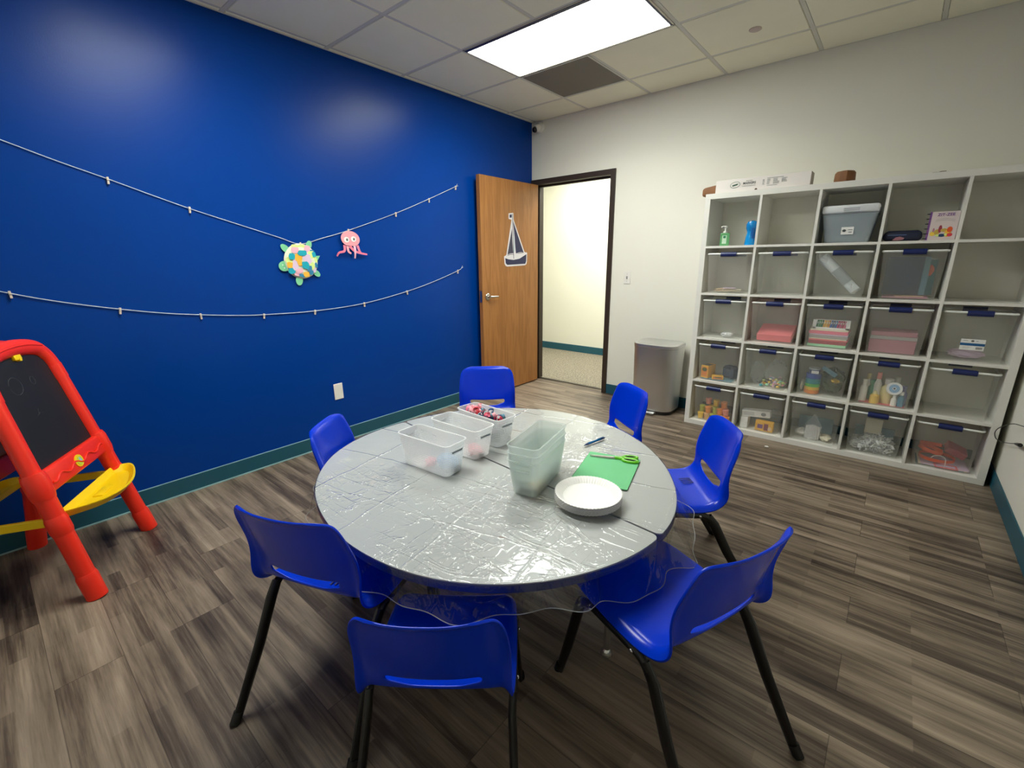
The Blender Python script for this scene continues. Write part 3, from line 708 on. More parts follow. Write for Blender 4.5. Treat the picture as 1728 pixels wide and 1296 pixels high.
#@@EASEL
# ------------------------------------------------------------------ easel
ea = thing('toy_easel', 'red plastic childrens easel with chalkboard and yellow trays by the blue wall', 'easel', (0.394, -4.072, 0), atan2(-0.512, 0.859))
LEAN = 0.235 / 1.25
def ep(side, x, s, off=0.0):
    """point on the front (side 1) or rear (side -1) leg plane; s is height, off is outwards"""
    return Vector((x, side * (0.235 - LEAN * s + off), s))
def exh(s): return 0.27 - 0.065 * min(s, 1.0)      # half spread of the legs at height s
for side in (1, -1):
    fr_b = MB()
    # arch top: legs from the joint up and over
    pts = []
    for s in (0.50, 0.60, 0.72, 0.84): pts.append(ep(side, exh(s), s))
    xa = exh(0.9)
    arc = [ep(side, xa - 0.005, 0.93), ep(side, xa - 0.03, 0.985), ep(side, xa - 0.08, 1.02), ep(side, 0.0, 1.035)]
    full = pts + arc + [Vector((-p.x, p.y, p.z)) for p in (arc[:-1][::-1] + pts[::-1])]
    sp = smooth_path(full, 5)
    fr_b.tube(sp, 0.035, 18, flat=(1.0, 0.8, (0, side, 0.18)))
    up = fr_b.build('board_frame', M_red, ea, smooth=True, autosmooth=50)
    # ridge along the arch
    b = MB().tube([p + Vector((0, side * 0.024, 0.004)) for p in smooth_path([ep(side, -xa + 0.05, 1.02), ep(side, -0.06, 1.038), ep(side, 0.06, 1.038), ep(side, xa - 0.05, 1.02)], 6)], 0.007, 8)
    b.build('ridge', M_red, up, smooth=True)
    # cap sleeves where the arch begins
    for q in (-1, 1):
        MB().tube([ep(side, q * exh(.86), 0.86), ep(side, q * (xa - 0.004), 0.925)], [0.037, 0.037], 18, flat=(1.0, .82, (0, side, .18))).build('sleeve', M_red, up, smooth=True)
    # crossbar with joints
    cb = MB()
    mtx = lambda x0, x1, s0, s1, th0, th1: None
    sA, sB = 0.475, 0.560
    for (x0, x1) in ((-0.245, 0.245),):
        P8 = []
        ax = Vector((0, -side * LEAN, 1)).normalized(); nn = Vector((0, side, LEAN)).normalized()
        M_ = Matrix(((1, 0, 0, 0), (0, nn.y, ax.y, ep(side, 0, 0.5175).y), (0, nn.z, ax.z, 0.5175), (0, 0, 0, 1)))
        cb.box(x0, x1, -0.022, 0.026, -0.048, 0.048, bev=0.012, M=M_)
    cbo = cb.build('crossbar', M_red, ea, smooth=True, autosmooth=50)
    wv = [Vector((x, 0.028, 0.010 * sin(x * 60) - 0.004)) for x in [(-0.2 + 0.4 * i / 48) for i in range(49)]]
    MB().tube([M_ @ p for p in wv], 0.004, 8).build('wavy_moulding', M_red, cbo, smooth=True)
    for q in (-1, 1):
        MB().tube([ep(side, q * exh(.46), 0.462), ep(side, q * exh(.5), 0.49), ep(side, q * exh(.55), 0.55), ep(side, q * exh(.57), 0.572)], [0.036, 0.041, 0.041, 0.036], 20).build('joint', M_red, cbo, smooth=True)
        # lower leg
        lg = MB().tube([ep(side, q * exh(.5), 0.50), ep(side, q * exh(.3), 0.30), ep(side, q * exh(.1), 0.10), ep(side, q * 0.27, 0.0)], [0.034, 0.033, 0.033, 0.034], 20)
        lo = lg.build('leg', M_red, ea, smooth=True, autosmooth=50)
        MB().tube([ep(side, q * exh(.385), 0.385), ep(side, q * exh(.37), 0.37), ep(side, q * exh(.32), 0.32), ep(side, q * exh(.31), 0.305)], [0.034, 0.0375, 0.0375, 0.034], 20).build('sleeve', M_red, lo, smooth=True)
        MB().tube([ep(side, q * exh(.11), 0.115), ep(side, q * exh(.10), 0.10), ep(side, q * 0.27, 0.0)], [0.034, 0.0378, 0.0368], 20).build('foot', M_red, lo, smooth=True)
    # board panel
    ax = Vector((0, -side * LEAN, 1)).normalized(); nn = Vector((0, side, LEAN)).normalized()
    cy = ep(side, 0, 0.775)
    M_ = Matrix(((1, 0, 0, 0), (0, nn.y, ax.y, cy.y), (0, nn.z, ax.z, 0.775), (0, 0, 0, 1)))
    Mp = M_ @ Matrix(((1, 0, 0, 0), (0, 0, 1, 0), (0, 1, 0, 0), (0, 0, 0, 1)))
    hb_, ht_ = -0.235, 0.245
    def rect(xb, xt, zb, zt, r, k=5):
        o_ = []
        for (cx_, cz_, a0) in ((xt - r, zt - r, 0), (-xt + r, zt - r, pi / 2), (-xb + r, zb + r, pi), (xb - r, zb + r, 3 * pi / 2)):
            for i in range(k + 1):
                a = a0 + pi / 2 * i / k; o_.append((cx_ + r * cos(a), cz_ + r * sin(a)))
        return o_
    bo = MB().prism(rect(0.232, 0.205, hb_, ht_, 0.03), 0.008, Mp @ Matrix.Translation((0, 0, -0.004))).build('chalkboard' if side == 1 else 'board', M_board if side == 1 else mat('whiteboard_brown', '#8a6a44', 0.4), ea)
    if side == 1:
        def loopline(cx_, cz_, rx_, rz_, a0, a1, n_=30):
            return [Mp @ Vector((cx_ + rx_ * cos(a0 + (a1 - a0) * i / n_), cz_ + rz_ * sin(a0 + (a1 - a0) * i / n_), 0.0045)) for i in range(n_ + 1)]
        b = MB().tube(loopline(0.07, 0.12, .034, .036, 0.3, 6.2), 0.0008, 5).tube(loopline(-0.035, 0.12, .013, .017, 0, 6.28), 0.0007, 5).tube(loopline(0.05, 0.03, .03, .05, 3.6, 4.6, 12), 0.0006, 5).tube(loopline(0.02, -0.05, .02, .04, 1.0, 2.2, 12), 0.0006, 5)
        b.build('chalk_doodle', M_chalk, bo)
        MB().box(-0.030, 0.012, 0.0, 0.016, 0.214, 0.238, bev=0.004, M=M_).box(-0.022, -0.008, 0, 0.018, 0.208, 0.222, bev=0.003, M=M_).build('paper_clip', M_yellow, ea, smooth=True)
        MS = Matrix(((1, 0, 0, 0), (0, nn.y, ax.y, ep(side, 0, 0.5175).y), (0, nn.z, ax.z, 0.5175), (0, 0, 0, 1))) @ Matrix(((1, 0, 0, 0.0), (0, 0, 1, 0.026), (0, 1, 0, 0.0), (0, 0, 0, 1)))
        bd = MB().disc((0, 0), 0.028, 0.028, 0.003, MS, 28).build('round_sticker', M_yellow, ea)
        MB().disc((-0.002, -0.002), 0.020, 0.020, 0.0036, MS, 24).build('sticker_print', mat('sticker_lime', '#c4cf3a', 0.5), bd)
        MB().prism([(-0.016, 0.0), (-0.010, 0.012), (-0.002, 0.014), (0.0, 0.004), (-0.006, -0.006), (-0.012, -0.008)], 0.0042, MS).build('sticker_figure', PAPER['blue'], bd)
    # tray
    zt_ = 0.385
    y0 = 0.235 - LEAN * zt_
    outl = smooth_path([(-0.235, y0 + 0.0, 0), (-0.245, y0 + 0.075, 0), (-0.12, y0 + 0.140, 0), (0.02, y0 + 0.168, 0), (0.15, y0 + 0.125, 0), (0.235, y0 + 0.0, 0)], 5)
    base = [(p.x, side * p.y) for p in outl]
    def inset(pp, k_): 
        cx_ = 0.0; cy_ = side * (y0 + 0.06); return [(cx_ + (x - cx_) * (1 - k_), cy_ + (y - cy_) * (1 - k_ * 2.2)) for x, y in pp]
    bmx = MB()
    rings = [[bmx.bm.verts.new((x, y, z)) for x, y in pp] for pp, z in ((inset(base, .12), zt_ - 0.03), (base, zt_), (base, zt_ + 0.004), (inset(base, .035), zt_ + 0.004), (inset(base, .15), zt_ - 0.022))]
    n_ = len(base)
    for A, B in zip(rings, rings[1:]):
        for j in range(n_): bmx.bm.faces.new((A[j], A[(j + 1) % n_], B[(j + 1) % n_], B[j]))
    bmx.bm.faces.new(rings[0][::-1]); bmx.bm.faces.new(rings[-1])
    tr_ = bmx.build('tray', M_yellow, ea, smooth=True, autosmooth=30)
    MB().box(-0.04, 0.06, side * (y0 + 0.06) - 0.02, side * (y0 + 0.06) + 0.02, zt_ - 0.024, zt_ - 0.016, bev=0.006).build('well', M_yellow, tr_, smooth=True)
for q in (-1, 1):
    b = MB().box(q * 0.228 - 0.008, q * 0.228 + 0.008, -0.175, 0.175, 0.335, 0.372, bev=0.004)
    b.build('side_brace', M_yellow, ea)

# ------------------------------------------------------------------ waste bin
t = thing('trash_can', 'brushed steel step trash can with rounded lid beside the white shelf', 'trash can', (1.595, -0.205, 0))
def dshape(wd, dep, k=1.0, n=64):
    """flat rear with tight corners, bowed front running round into the sides"""
    o_ = []
    for i in range(n):
        a = 2 * pi * i / n
        e_ = 0.62 if sin(a) < 0 else 0.30
        o_.append((math.copysign(abs(cos(a)) ** (0.62 if sin(a) < 0 else 0.30), cos(a)) * wd / 2, math.copysign(abs(sin(a)) ** e_, sin(a)) * dep / 2))
    return o_
def stack_loops(loops, cap=True):
    bmx = MB(); R_ = [[bmx.bm.verts.new((x, y, z)) for x, y in pp] for pp, z in loops]; n_ = len(R_[0])
    for A, B in zip(R_, R_[1:]):
        for j in range(n_): bmx.bm.faces.new((A[j], A[(j + 1) % n_], B[(j + 1) % n_], B[j]))
    bmx.bm.faces.new(R_[0][::-1]); bmx.bm.faces.new(R_[-1]); return bmx
stack_loops([(dshape(.375, .29), .035), (dshape(.40, .31), .60)]).build('body', M_steel, t, smooth=True)
stack_loops([(dshape(.35, .27), 0.0), (dshape(.37, .285), .034)]).build('base_ring', M_greyp, t, smooth=True)
stack_loops([(dshape(.405, .315), .601), (dshape(.408, .318), .612), (dshape(.405, .315), .630), (dshape(.37, .28), .640)]).build('lid', M_steel, t, smooth=True, autosmooth=25)
stack_loops([(dshape(.398, .308), .596), (dshape(.402, .312), .6025)]).build('lid_seal', M_greyp, t, smooth=True)
MB().box(-0.07, 0.07, -0.185, -0.11, 0.008, 0.026, bev=0.006).build('pedal', M_steel, t, smooth=True)
MB().box(-0.11, 0.11, 0.118, 0.17, 0.05, 0.59, bev=0.012).build('rear_housing', mat('light_grey_plastic', '#a9aaa4', 0.4), t, smooth=True)
#@@TABLE
# ------------------------------------------------------------------ table of two half-round tops
TC = Vector((1.968, -2.811)); TH = 0.54; SEAM = radians(-5.3)
RIM = [(-173.5, .717), (-161, .726), (-148.4, .727), (-136.7, .716), (-126, .707), (-118, .700), (-109.5, .693), (-97.2, .693), (-88.8, .696), (-82, .702), (-73.9, .710), (-65.5, .722), (-57.3, .731), (-50.4, .737),
       (-43.7, .741), (-36.9, .744), (-27, .748), (-17.2, .750), (-10.4, .750), (-4.7, .748), (3.7, .742), (13.2, .727), (27.7, .706), (37.1, .700), (47.5, .696), (60.8, .699), (72.6, .708), (85.4, .714), (97.8, .722), (108.8, .722), (119.9, .719), (135, .716), (150, .712), (165, .708), (175.7, .710)]
def rim_r(th):
    d = (math.degrees(th) + 180) % 360 - 180
    P = [(RIM[-1][0] - 360, RIM[-1][1])] + RIM + [(RIM[0][0] + 360, RIM[0][1])]
    for (a, ra), (c, rc) in zip(P, P[1:]):
        if a <= d <= c: return ra + (rc - ra) * (d - a) / (c - a)
    return RIM[0][1]
RIMS = [sum(rim_r(radians(i + k)) for k in range(-6, 7)) / 13 for i in range(-180, 180)]
def rimS(th):
    d = (math.degrees(th) + 180) % 360; i = int(d) % 360; f = d - int(d); return RIMS[i] * (1 - f) + RIMS[(i + 1) % 360] * f
def half_poly(sgn, ins=0.0, gap=0.0042, rc=0.022):
    pts = []
    n = 90
    for i in range(n + 1):
        th = (SEAM if sgn > 0 else SEAM + pi) + pi * i / n
        r = rimS(th) - ins
        x, y = r * cos(th - SEAM), r * sin(th - SEAM)      # seam frame: seam is local x axis
        y = abs(y)
        e = rimS(SEAM if (i < n / 2) == (sgn > 0) else SEAM + pi) - ins
        pts.append([x, y * sgn])
    # round the seam corners
    out = []
    def push(x, y): out.append((x, y))
    xa, xb = pts[0][0], pts[-1][0]
    inner = [p for p in pts if abs(p[1]) > rc * 1.15]
    first, last = inner[0], inner[-1]
    sA, sB = math.copysign(1, xa), math.copysign(1, xb)
    cxa = xa - sA * rc; cxb = xb - sB * rc
    for k in range(6):
        a = -pi / 2 + pi / 2 * k / 6
        push(cxa + sA * rc * cos(a), sgn * (gap + rc + rc * sin(a)))
    for p in inner: push(p[0], p[1])
    for k in range(6, -1, -1):
        a = -pi / 2 + pi / 2 * k / 6
        push(cxb + sB * rc * cos(a), sgn * (gap + rc + rc * sin(a)))
    o = []
    for x, y in out:
        o.append((x * cos(SEAM) - y * sin(SEAM), x * sin(SEAM) + y * cos(SEAM)))
    return o
for sgn, lab in ((1, 'rear half-round grey activity table, the half nearer the door and shelf'), (-1, 'front half-round grey activity table, the half nearer the camera')):
    t = thing('activity_table', lab, 'table', (TC.x, TC.y, 0), 0, 'half-round tables pushed together')
    P = half_poly(sgn)
    if sgn < 0: P = P[::-1]
    b = MB().prism(P, 0.004, Matrix.Translation((0, 0, TH - 0.004)))
    b.build('tabletop', M_table, t)
    Pe = half_poly(sgn, ins=-0.001)
    if sgn < 0: Pe = Pe[::-1]
    MB().prism(Pe, 0.024, Matrix.Translation((0, 0, TH - 0.0283))).build('edge_band', M_tedge, t)
    Pa = half_poly(sgn, ins=0.12, gap=0.06, rc=0.03)
    bmx = MB(); n_ = len(Pa)
    # steel apron rail
    path = [(x, y, TH - 0.045) for x, y in Pa]
    bmx.tube(path, 0.016, 8, closed=True)
    bmx.build('apron_rail', M_black, t, smooth=True)
    for a, ins_ in (((14, .13), (62, .13), (118, .13), (166, .13)) if sgn > 0 else ((-3, .145), (-70, .22), (-118, .22), (-166, .36))):
        th = radians(a) + SEAM; r = rimS(th) - ins_
        x, y = r * cos(th), r * sin(th)
        lo = MB().tube([(x, y, TH - 0.03), (x, y, 0.20)], 0.016, 16).build('leg', M_black, t, smooth=True)
        MB().tube([(x, y, 0.24), (x, y, 0.03)], 0.0125, 14).build('leg_insert', M_chrome, lo, smooth=True)
        MB().lathe([(0, 0), (0.018, 0), (0.022, 0.006), (0.020, 0.02), (0.012, 0.032), (0, 0.034)], 18, Matrix.Translation((x, y, 0))).build('glide', M_chrome, lo, smooth=True)

# clear vinyl cover over both halves
def hem_drop(th):
    d = math.degrees(th)
    v = 0.095 + 0.022 * sin(3.1 * th + 0.6) + 0.013 * sin(7.3 * th + 1.1) + 0.008 * sin(13 * th)
    back = max(0.0, cos(th - radians(110)))
    return v * (1 - 0.35 * back)
NT = 360
bmx = MB(); rings = []
def ctr_ring(r_fac, zf):
    return [bmx.bm.verts.new((TC.x + (rimS(2 * pi * i / NT) + 0.0) * r_fac * cos(2 * pi * i / NT), TC.y + rimS(2 * pi * i / NT) * r_fac * sin(2 * pi * i / NT), zf(2 * pi * i / NT, r_fac))) for i in range(NT)]
zc = lambda th, f: TH + 0.0016 + 0.0006 * (1 + sin(9 * f * cos(th) + 2) * sin(11 * f * sin(th)))
cv = bmx.bm.verts.new((TC.x, TC.y, TH + 0.0025))
for f in (0.2, 0.4, 0.6, 0.75, 0.88, 0.95, 0.99, 1.002): rings.append(ctr_ring(f, zc))
for j in range(1, 9):
    q = j / 8; ring = []
    for i in range(NT):
        th = 2 * pi * i / NT; r0 = rimS(th) + 0.003
        wave = 0.017 * sin(17 * th + 1.3 * sin(3 * th)) + 0.010 * sin(29 * th + 2 * sin(2 * th))
        corner = max(0, cos(2 * (th - radians(12)))) ** 6 * 0.05
        r = r0 + (0.012 + wave * 0.9 + 0.012 + corner) * q ** 1.3 + 0.002 * min(1, q * 8)
        r = max(r, r0 + 0.001)
        z = TH + 0.001 - hem_drop(th) * q * 1.06 - 0.0035 * min(1, q * 8)
        ring.append(bmx.bm.verts.new((TC.x + r * cos(th), TC.y + r * sin(th), z)))
    rings.append(ring)
for i in range(NT): bmx.bm.faces.new((cv, rings[0][i], rings[0][(i + 1) % NT]))
for A, B in zip(rings, rings[1:]):
    for i in range(NT): bmx.bm.faces.new((A[i], B[i], B[(i + 1) % NT], A[(i + 1) % NT]))
hem_path = [v.co.copy() for v in rings[-1]]
cl = bmx.build('table_cover', M_cloth, smooth=True, autosmooth=0)
tag(cl, 'clear crinkled vinyl cover draped over the round grey table', 'tablecloth')
M_hem = clear_plastic('vinyl_hem', '#c8cccb', 0.55, 0.15)
MB().tube(hem_path, 0.0013, 6, closed=True).build('hem', M_hem, cl, smooth=True)

# ------------------------------------------------------------------ chairs
PROF = [  # y, z, half width
    (0.205, 0.338, .150), (0.209, 0.352, .164), (0.204, 0.368, .178), (0.188, 0.378, .186), (0.15, 0.379, .190), (0.09, 0.373, .193), (0.03, 0.369, .194), (-0.03, 0.367, .194),
    (-0.075, 0.369, .193), (-0.108, 0.376, .191), (-0.134, 0.390, .189), (-0.151, 0.410, .188), (-0.160, 0.430, .187), (-0.169, 0.458, .187), (-0.174, 0.476, .187),
    (-0.187, 0.52, .186), (-0.200, 0.568, .183), (-0.211, 0.610, .178), (-0.218, 0.638, .169), (-0.222, 0.655, .153), (-0.225, 0.666, .130), (-0.226, 0.672, .098)]
US = [-1.0, -0.985, -0.95, -0.88, -0.78, -0.68, -0.62, -0.5, -0.36, -0.2, 0.0, 0.2, 0.36, 0.5, 0.62, 0.68, 0.78, 0.88, 0.95, 0.985, 1.0]
def sstep(a, b_, x): t_ = max(0, min(1, (x - a) / (b_ - a))); return t_ * t_ * (3 - 2 * t_)
def shell_point(i, u):
    y, z, w_ = PROF[i]; k = len(PROF) - 1
    y0_, z0_, _ = PROF[max(0, i - 1)]; y1_, z1_, _ = PROF[min(k, i + 1)]
    ty_, tz_ = y1_ - y0_, z1_ - z0_; L_ = hypot(ty_, tz_)
    ny, nz = (-tz_ / L_, ty_ / L_)         # candidate normal
    # sitter side: up for the seat, forward (+y) for the back
    if ny * 0.5 + nz * 0.5 < 0: ny, nz = -ny, -nz
    back = sstep(0.40, 0.52, z)
    lift = 0.044 * (abs(u) * w_ / 0.187) ** 2.5 * back + 0.010 * abs(u) ** 3 * (1 - back)
    fl = 0.016 * sstep(0.90, 1.0, abs(u)) * (1 + 0.5 * sstep(0.33, 0.39, z) * (1 - sstep(0.42, 0.50, z)))
    fl *= 1 - sstep(0.625, 0.662, z)
    top = 0.013 * sstep(0.648, 0.672, z)
    d = lift - fl - top
    return Vector((u * w_, y + ny * d, z + nz * d))
SLOT_LO, SLOT_HI = 12, 13            # rows bounding the hand opening
bmx = MB()
def slot_shift(i, u):
    if i == SLOT_LO: return Vector((0, 0.006, -0.013)) * max(0.0, 1 - (u / 0.70) ** 2) + Vector((0, -0.002, 0.009)) * (1 if 0.45 < abs(u) < 0.64 else 0)
    if i == SLOT_HI: return Vector((0, 0.002, -0.006)) * max(0.0, 1 - (u / 0.70) ** 2)
    return Vector((0, 0, 0))
G = [[bmx.bm.verts.new(shell_point(i, u) + slot_shift(i, u)) for u in US] for i in range(len(PROF))]
for i in range(len(PROF) - 1):
    for j in range(len(US) - 1):
        if SLOT_LO <= i < SLOT_HI and abs(US[j]) <= 0.63 and abs(US[j + 1]) <= 0.63: continue
        bmx.bm.faces.new((G[i][j], G[i][j + 1], G[i + 1][j + 1], G[i + 1][j]))
ch0 = thing('school_chair', 'x', 'chair', (0, 0, 0), 0, 'blue school chairs around the table')
shell = bmx.build('seat_shell', M_chair, ch0, smooth=True, autosmooth=0, solid=0.007, subsurf=2)
shell['label'] = 'glossy blue moulded seat and back in one piece'
for k in range(4):
    x = 0.012 + 0.014 * k
    MB().box(x, x + 0.005, -0.105, -0.055, 0, 0.0012, M=Matrix.Translation((0, 0, 0.0)) @ Matrix.Identity(4)).build('vent_slit', M_slit, ch0, loc=(0, 0, 0.3745), rot=(-0.06, 0, 0.12))
for q in (-1, 1):
    X = q * 0.186
    fl_leg = [(q * 0.199, 0.235, 0.004), (q * 0.190, 0.20, 0.14), (q * 0.181, 0.17, 0.28), (X, 0.15, 0.325)]
    o = MB().tube(fl_leg, [0.011, 0.013, 0.014, 0.013], 14, flat=(1.35, 0.75, (1, 0, 0))).build('leg', M_black, ch0, smooth=True)
    MB().tube([(q * 0.2, 0.240, 0.0), (q * 0.1985, 0.232, 0.028)], 0.0135, 12).build('foot_cap', M_rubber, o, smooth=True)
    bl_leg = [(X, -0.095, 0.338), (q * 0.184, -0.125, 0.30), (q * 0.190, -0.185, 0.18), (q * 0.199, -0.285, 0.010)]
    o = MB().tube(bl_leg, [0.013, 0.0145, 0.014, 0.0115], 14, flat=(1.35, 0.75, (1, 0, 0))).build('leg', M_black, ch0, smooth=True)
    MB().tube([(q * 0.2, -0.296, 0.0), (q * 0.1985, -0.278, 0.028)], 0.0135, 12).build('foot_cap', M_rubber, o, smooth=True)
    rail = MB().tube(smooth_path([(X, 0.155, 0.312), (X, 0.135, 0.334), (X, 0.09, 0.343), (X, -0.05, 0.343), (X, -0.085, 0.338), (X, -0.11, 0.320)], 4), 0.0125, 12, flat=(1.1, .85, (1, 0, 0)))
    rail.build('side_rail', M_black, ch0, smooth=True)
    for yb in (0.10, -0.06):
        MB().sphere((q * 0.198, yb, 0.343), 0.0062, (0.6, 1, 1), 12).build('bolt', M_chrome, ch0, smooth=True)
MB().tube([(-0.178, 0.13, 0.338), (0.178, 0.13, 0.338)], 0.009, 10).tube([(-0.18, -0.06, 0.337), (0.18, -0.06, 0.337)], 0.009, 10).build('cross_bar', M_black, ch0, smooth=True)
CHAIRS = [((2.378, -3.466, 0.667, 0.973), 'blue plastic school chair nearest the camera, seen from behind at the front of the table'),
          ((1.897, -3.472, 0.363, 1.073), 'blue plastic school chair at the front left of the table, beside the easel'),
          ((2.780, -2.946, 1.206, 1.066), 'blue plastic school chair at the front right of the table, seat in view'),
          ((1.266, -2.113, -2.397, 1.0), 'blue plastic school chair behind the white baskets, in front of the open door'),
          ((2.000, -1.998, 2.510, 1.0), 'blue plastic school chair at the back of the table, in front of the trash can'),
          ((2.518, -2.240, 2.213, 1.0), 'blue plastic school chair right of the table, in front of the white shelf'),
          ((1.452, -3.060, -0.902, 1.0), 'blue plastic school chair at the left of the table, beside the blue wall')]
for k, ((x, y, a, scl), lab) in enumerate(CHAIRS):
    c = ch0 if k == 0 else copy_thing(ch0)
    c['label'] = lab; c.location = (x, y, 0); c.rotation_euler = (0, 0, a); c.scale = (scl, scl, scl)

# ------------------------------------------------------------------ things on the table
ZT = TH + 0.0032
M_slot = mat('handle_slot_shade_grey', '#8e98a0', 0.6)
def basket_mesh(name, m, parent, z=0.0):
    b = MB().hollow(0.245, 0.098, 0.285, 0.122, 0.0, 0.135, rc=0.022, th=0.0018, rim=0.0035, cn=6)
    return b.build(name, m, parent, smooth=True, autosmooth=40, loc=(0, 0, z))
def basket(label, x, y, rz, z=0.0, m=None, nm='storage_basket'):
    t = thing(nm, label, 'basket', (x, y, z), rz, None)
    basket_mesh('basket_body', m or M_basket, t)
    for q in (-1, 1):
        b = MB()
        b.tube([(q * 0.1405, -0.030, 0.098), (q * 0.1405, 0.030, 0.098), (q * 0.1418, 0.032, 0.108), (q * 0.1418, -0.032, 0.108)], 0.0018, 8, closed=True)
        b.build('handle_slot_rim', m or M_basket, t, smooth=True)
        if m is None: MB().box(min(q * 0.1400, q * 0.1412), max(q * 0.1400, q * 0.1412), -0.029, 0.029, 0.0985, 0.1075, bev=0.0004, seg=1).build('handle_slot_plate', M_slot, t)  # solid plate, its darker grey painted for the shaded slot opening
    return t
basket('white perforated plastic basket nearest the left table edge, pale blue and pink paper inside', 1.795, -3.002, radians(4), ZT)
basket('white perforated plastic basket, the middle of three, with pink paper at its bottom', 1.775, -2.812, radians(0.5), ZT)
basket('white perforated plastic basket farthest from the camera, full of red, pink and blue strips', 1.765, -2.648, radians(-4), ZT)
# loose scraps in the first two
def crumple(name, label, cat, m, loc, r, sc=(1, 1, 1), seed=0, group=None, n=14, amp=0.22, parent=None):
    b = MB().sphere((0, 0, 0), r, sc, n)
    rr = random.Random(seed)
    for v in b.bm.verts: v.co *= 1 + rr.uniform(-amp, amp)
    zmin = min(v.co.z for v in b.bm.verts)
    for v in b.bm.verts: v.co.z -= zmin
    o = b.build(name, m, parent, loc=loc)
    if parent is None: tag(o, label, cat, group)
    return o
crumple('crumpled_paper', 'crumpled pale blue tissue paper in the front white basket', 'paper', PAPER['blue'], (1.868, -2.985, ZT + 0.006), 0.036, (1.25, 1.02, 0.8), 3)
crumple('crumpled_paper', 'pink tissue scrap left of the pale blue tissue in the front white basket', 'paper', PAPER['salmon'], (1.802, -3.018, ZT + 0.006), 0.024, (1.1, 1.0, 0.8), 4)
crumple('crumpled_paper', 'pink tissue scrap at the near corner of the middle white basket', 'paper', PAPER['salmon'], (1.866, -2.828, ZT + 0.006), 0.027, (1.2, 1.0, 0.9), 5)
# curled strips heaped in the back basket
CURL = ['hotpink', 'red', 'slate', 'navy', 'salmon', 'crimson', 'slate', 'navy', 'red', 'salmon', 'slate', 'crimson', 'navy', 'red', 'slate', 'hotpink', 'crimson', 'navy', 'salmon', 'slate', 'red', 'navy', 'crimson', 'slate']
rr = random.Random(11)
cr, sr = cos(radians(-4)), sin(radians(-4))
posw = ['at the left end of', 'near the left end of', 'left of the middle of', 'just left of centre in', 'just right of centre in', 'right of the middle of', 'near the right end of', 'at the right end of']
for i, c in enumerate(CURL):
    lx = -0.11 + 0.225 * i / (len(CURL) - 1); ly = rr.uniform(-0.032, 0.032); lz = 0.116 + rr.uniform(-0.008, 0.018)
    rad = rr.uniform(0.012, 0.019); turns = rr.uniform(0.7, 1.3); wdt = rr.uniform(0.010, 0.016); ph = rr.uniform(0, 6.28)
    ax_ = Vector((rr.uniform(-1, 1), rr.uniform(-1, 1), rr.uniform(-0.5, .5))).normalized(); q_ = ax_.to_track_quat('Z', 'Y').to_matrix().to_4x4()
    bmx = MB(); N_ = 18; prev = None
    for k in range(N_ + 1):
        a = ph + turns * 2 * pi * k / N_; r_ = rad * (1 - 0.25 * k / N_)
        v = [bmx.bm.verts.new(q_ @ Vector(((r_ + dr) * cos(a), (r_ + dr) * sin(a), zz_ + 0.012 * k / N_))) for dr, zz_ in ((0, -wdt / 2), (0, wdt / 2), (0.0008, wdt / 2), (0.0008, -wdt / 2))]
        if prev:
            for j in range(4): bmx.bm.faces.new((prev[j], prev[(j + 1) % 4], v[(j + 1) % 4], v[j]))
        else: bmx.bm.faces.new(v)
        prev = v
    bmx.bm.faces.new(prev)
    o = bmx.build('paper_curl', PAPER[c], loc=(1.765 + lx * cr - ly * sr, -2.648 + lx * sr + ly * cr, ZT + lz))
    cn = {'slate': 'grey-blue', 'navy': 'navy', 'hotpink': 'pink', 'salmon': 'pale pink'}.get(c, c)
    tag(o, 'curled %s paper strip heaped %s the farthest white basket' % (cn, posw[min(7, i * 8 // len(CURL))]), 'paper strip', 'curled paper strips in the farthest basket')
crumple('paper_filling', None, None, mat('paper_dark_slate', '#34506e', .8), (1.765, -2.648, ZT + 0.006), 0.046, (2.35, 0.85, 1.15), 8, amp=0.1)
tag(bpy.data.objects['paper_filling'], 'packed grey-blue paper strips filling the farthest white basket', 'paper', kind='stuff')
crumple('crumpled_paper', 'large pale pink paper piece on the left of the farthest white basket', 'paper', PAPER['salmon'], (1.685, -2.640, ZT + 0.098), 0.028, (1.2, .9, .8), 9)

# stack of three nested baskets, greenish see-through
SX, SY, SR = 2.212, -2.838, radians(102.5)
lab3 = ['lowest of three nested greenish clear baskets, holding dark scraps', 'middle of three nested greenish clear baskets', 'top empty one of three nested greenish clear baskets']
for i in range(3): basket(lab3[i], SX, SY, SR, ZT + 0.028 * i, M_basket_g)
def on_stack(lx, ly): return (SX + lx * cos(SR) - ly * sin(SR), SY + lx * sin(SR) + ly * cos(SR))
x, y = on_stack(-0.005, 0)
o = MB().hollow(0.21, 0.075, 0.215, 0.078, 0.0, 0.018, rc=0.01).build('scrap_bed', PAPER['grey'], loc=(x, y, ZT + 0.005), rot=(0, 0, SR))
bpy.data.objects.remove(o)
for k, (lx, ly, c, r_, nm_) in enumerate([(-0.075, 0.012, 'olive', .014, 'dark olive'), (-0.08, -0.02, 'orange', .012, 'orange'), (-0.03, 0.0, 'grey', .016, 'grey'), (0.02, 0.005, 'olive', .015, 'dark olive'), (0.07, -0.005, 'slate', .015, 'grey-blue'), (-0.045, -0.022, 'yellow', .009, 'yellow')]):
    x, y = on_stack(lx, ly)
    crumple('craft_scrap', '%s craft scrap in the lowest nested basket, %s' % (nm_, ['near its front corner', 'at its front right corner', 'left of its middle', 'right of its middle', 'at its back end', 'beside the orange scrap'][k]), 'craft scrap', PAPER[c], (x, y, ZT + 0.007), r_ * 1.5, (1.4, 1.15, 1.1), 20 + k)

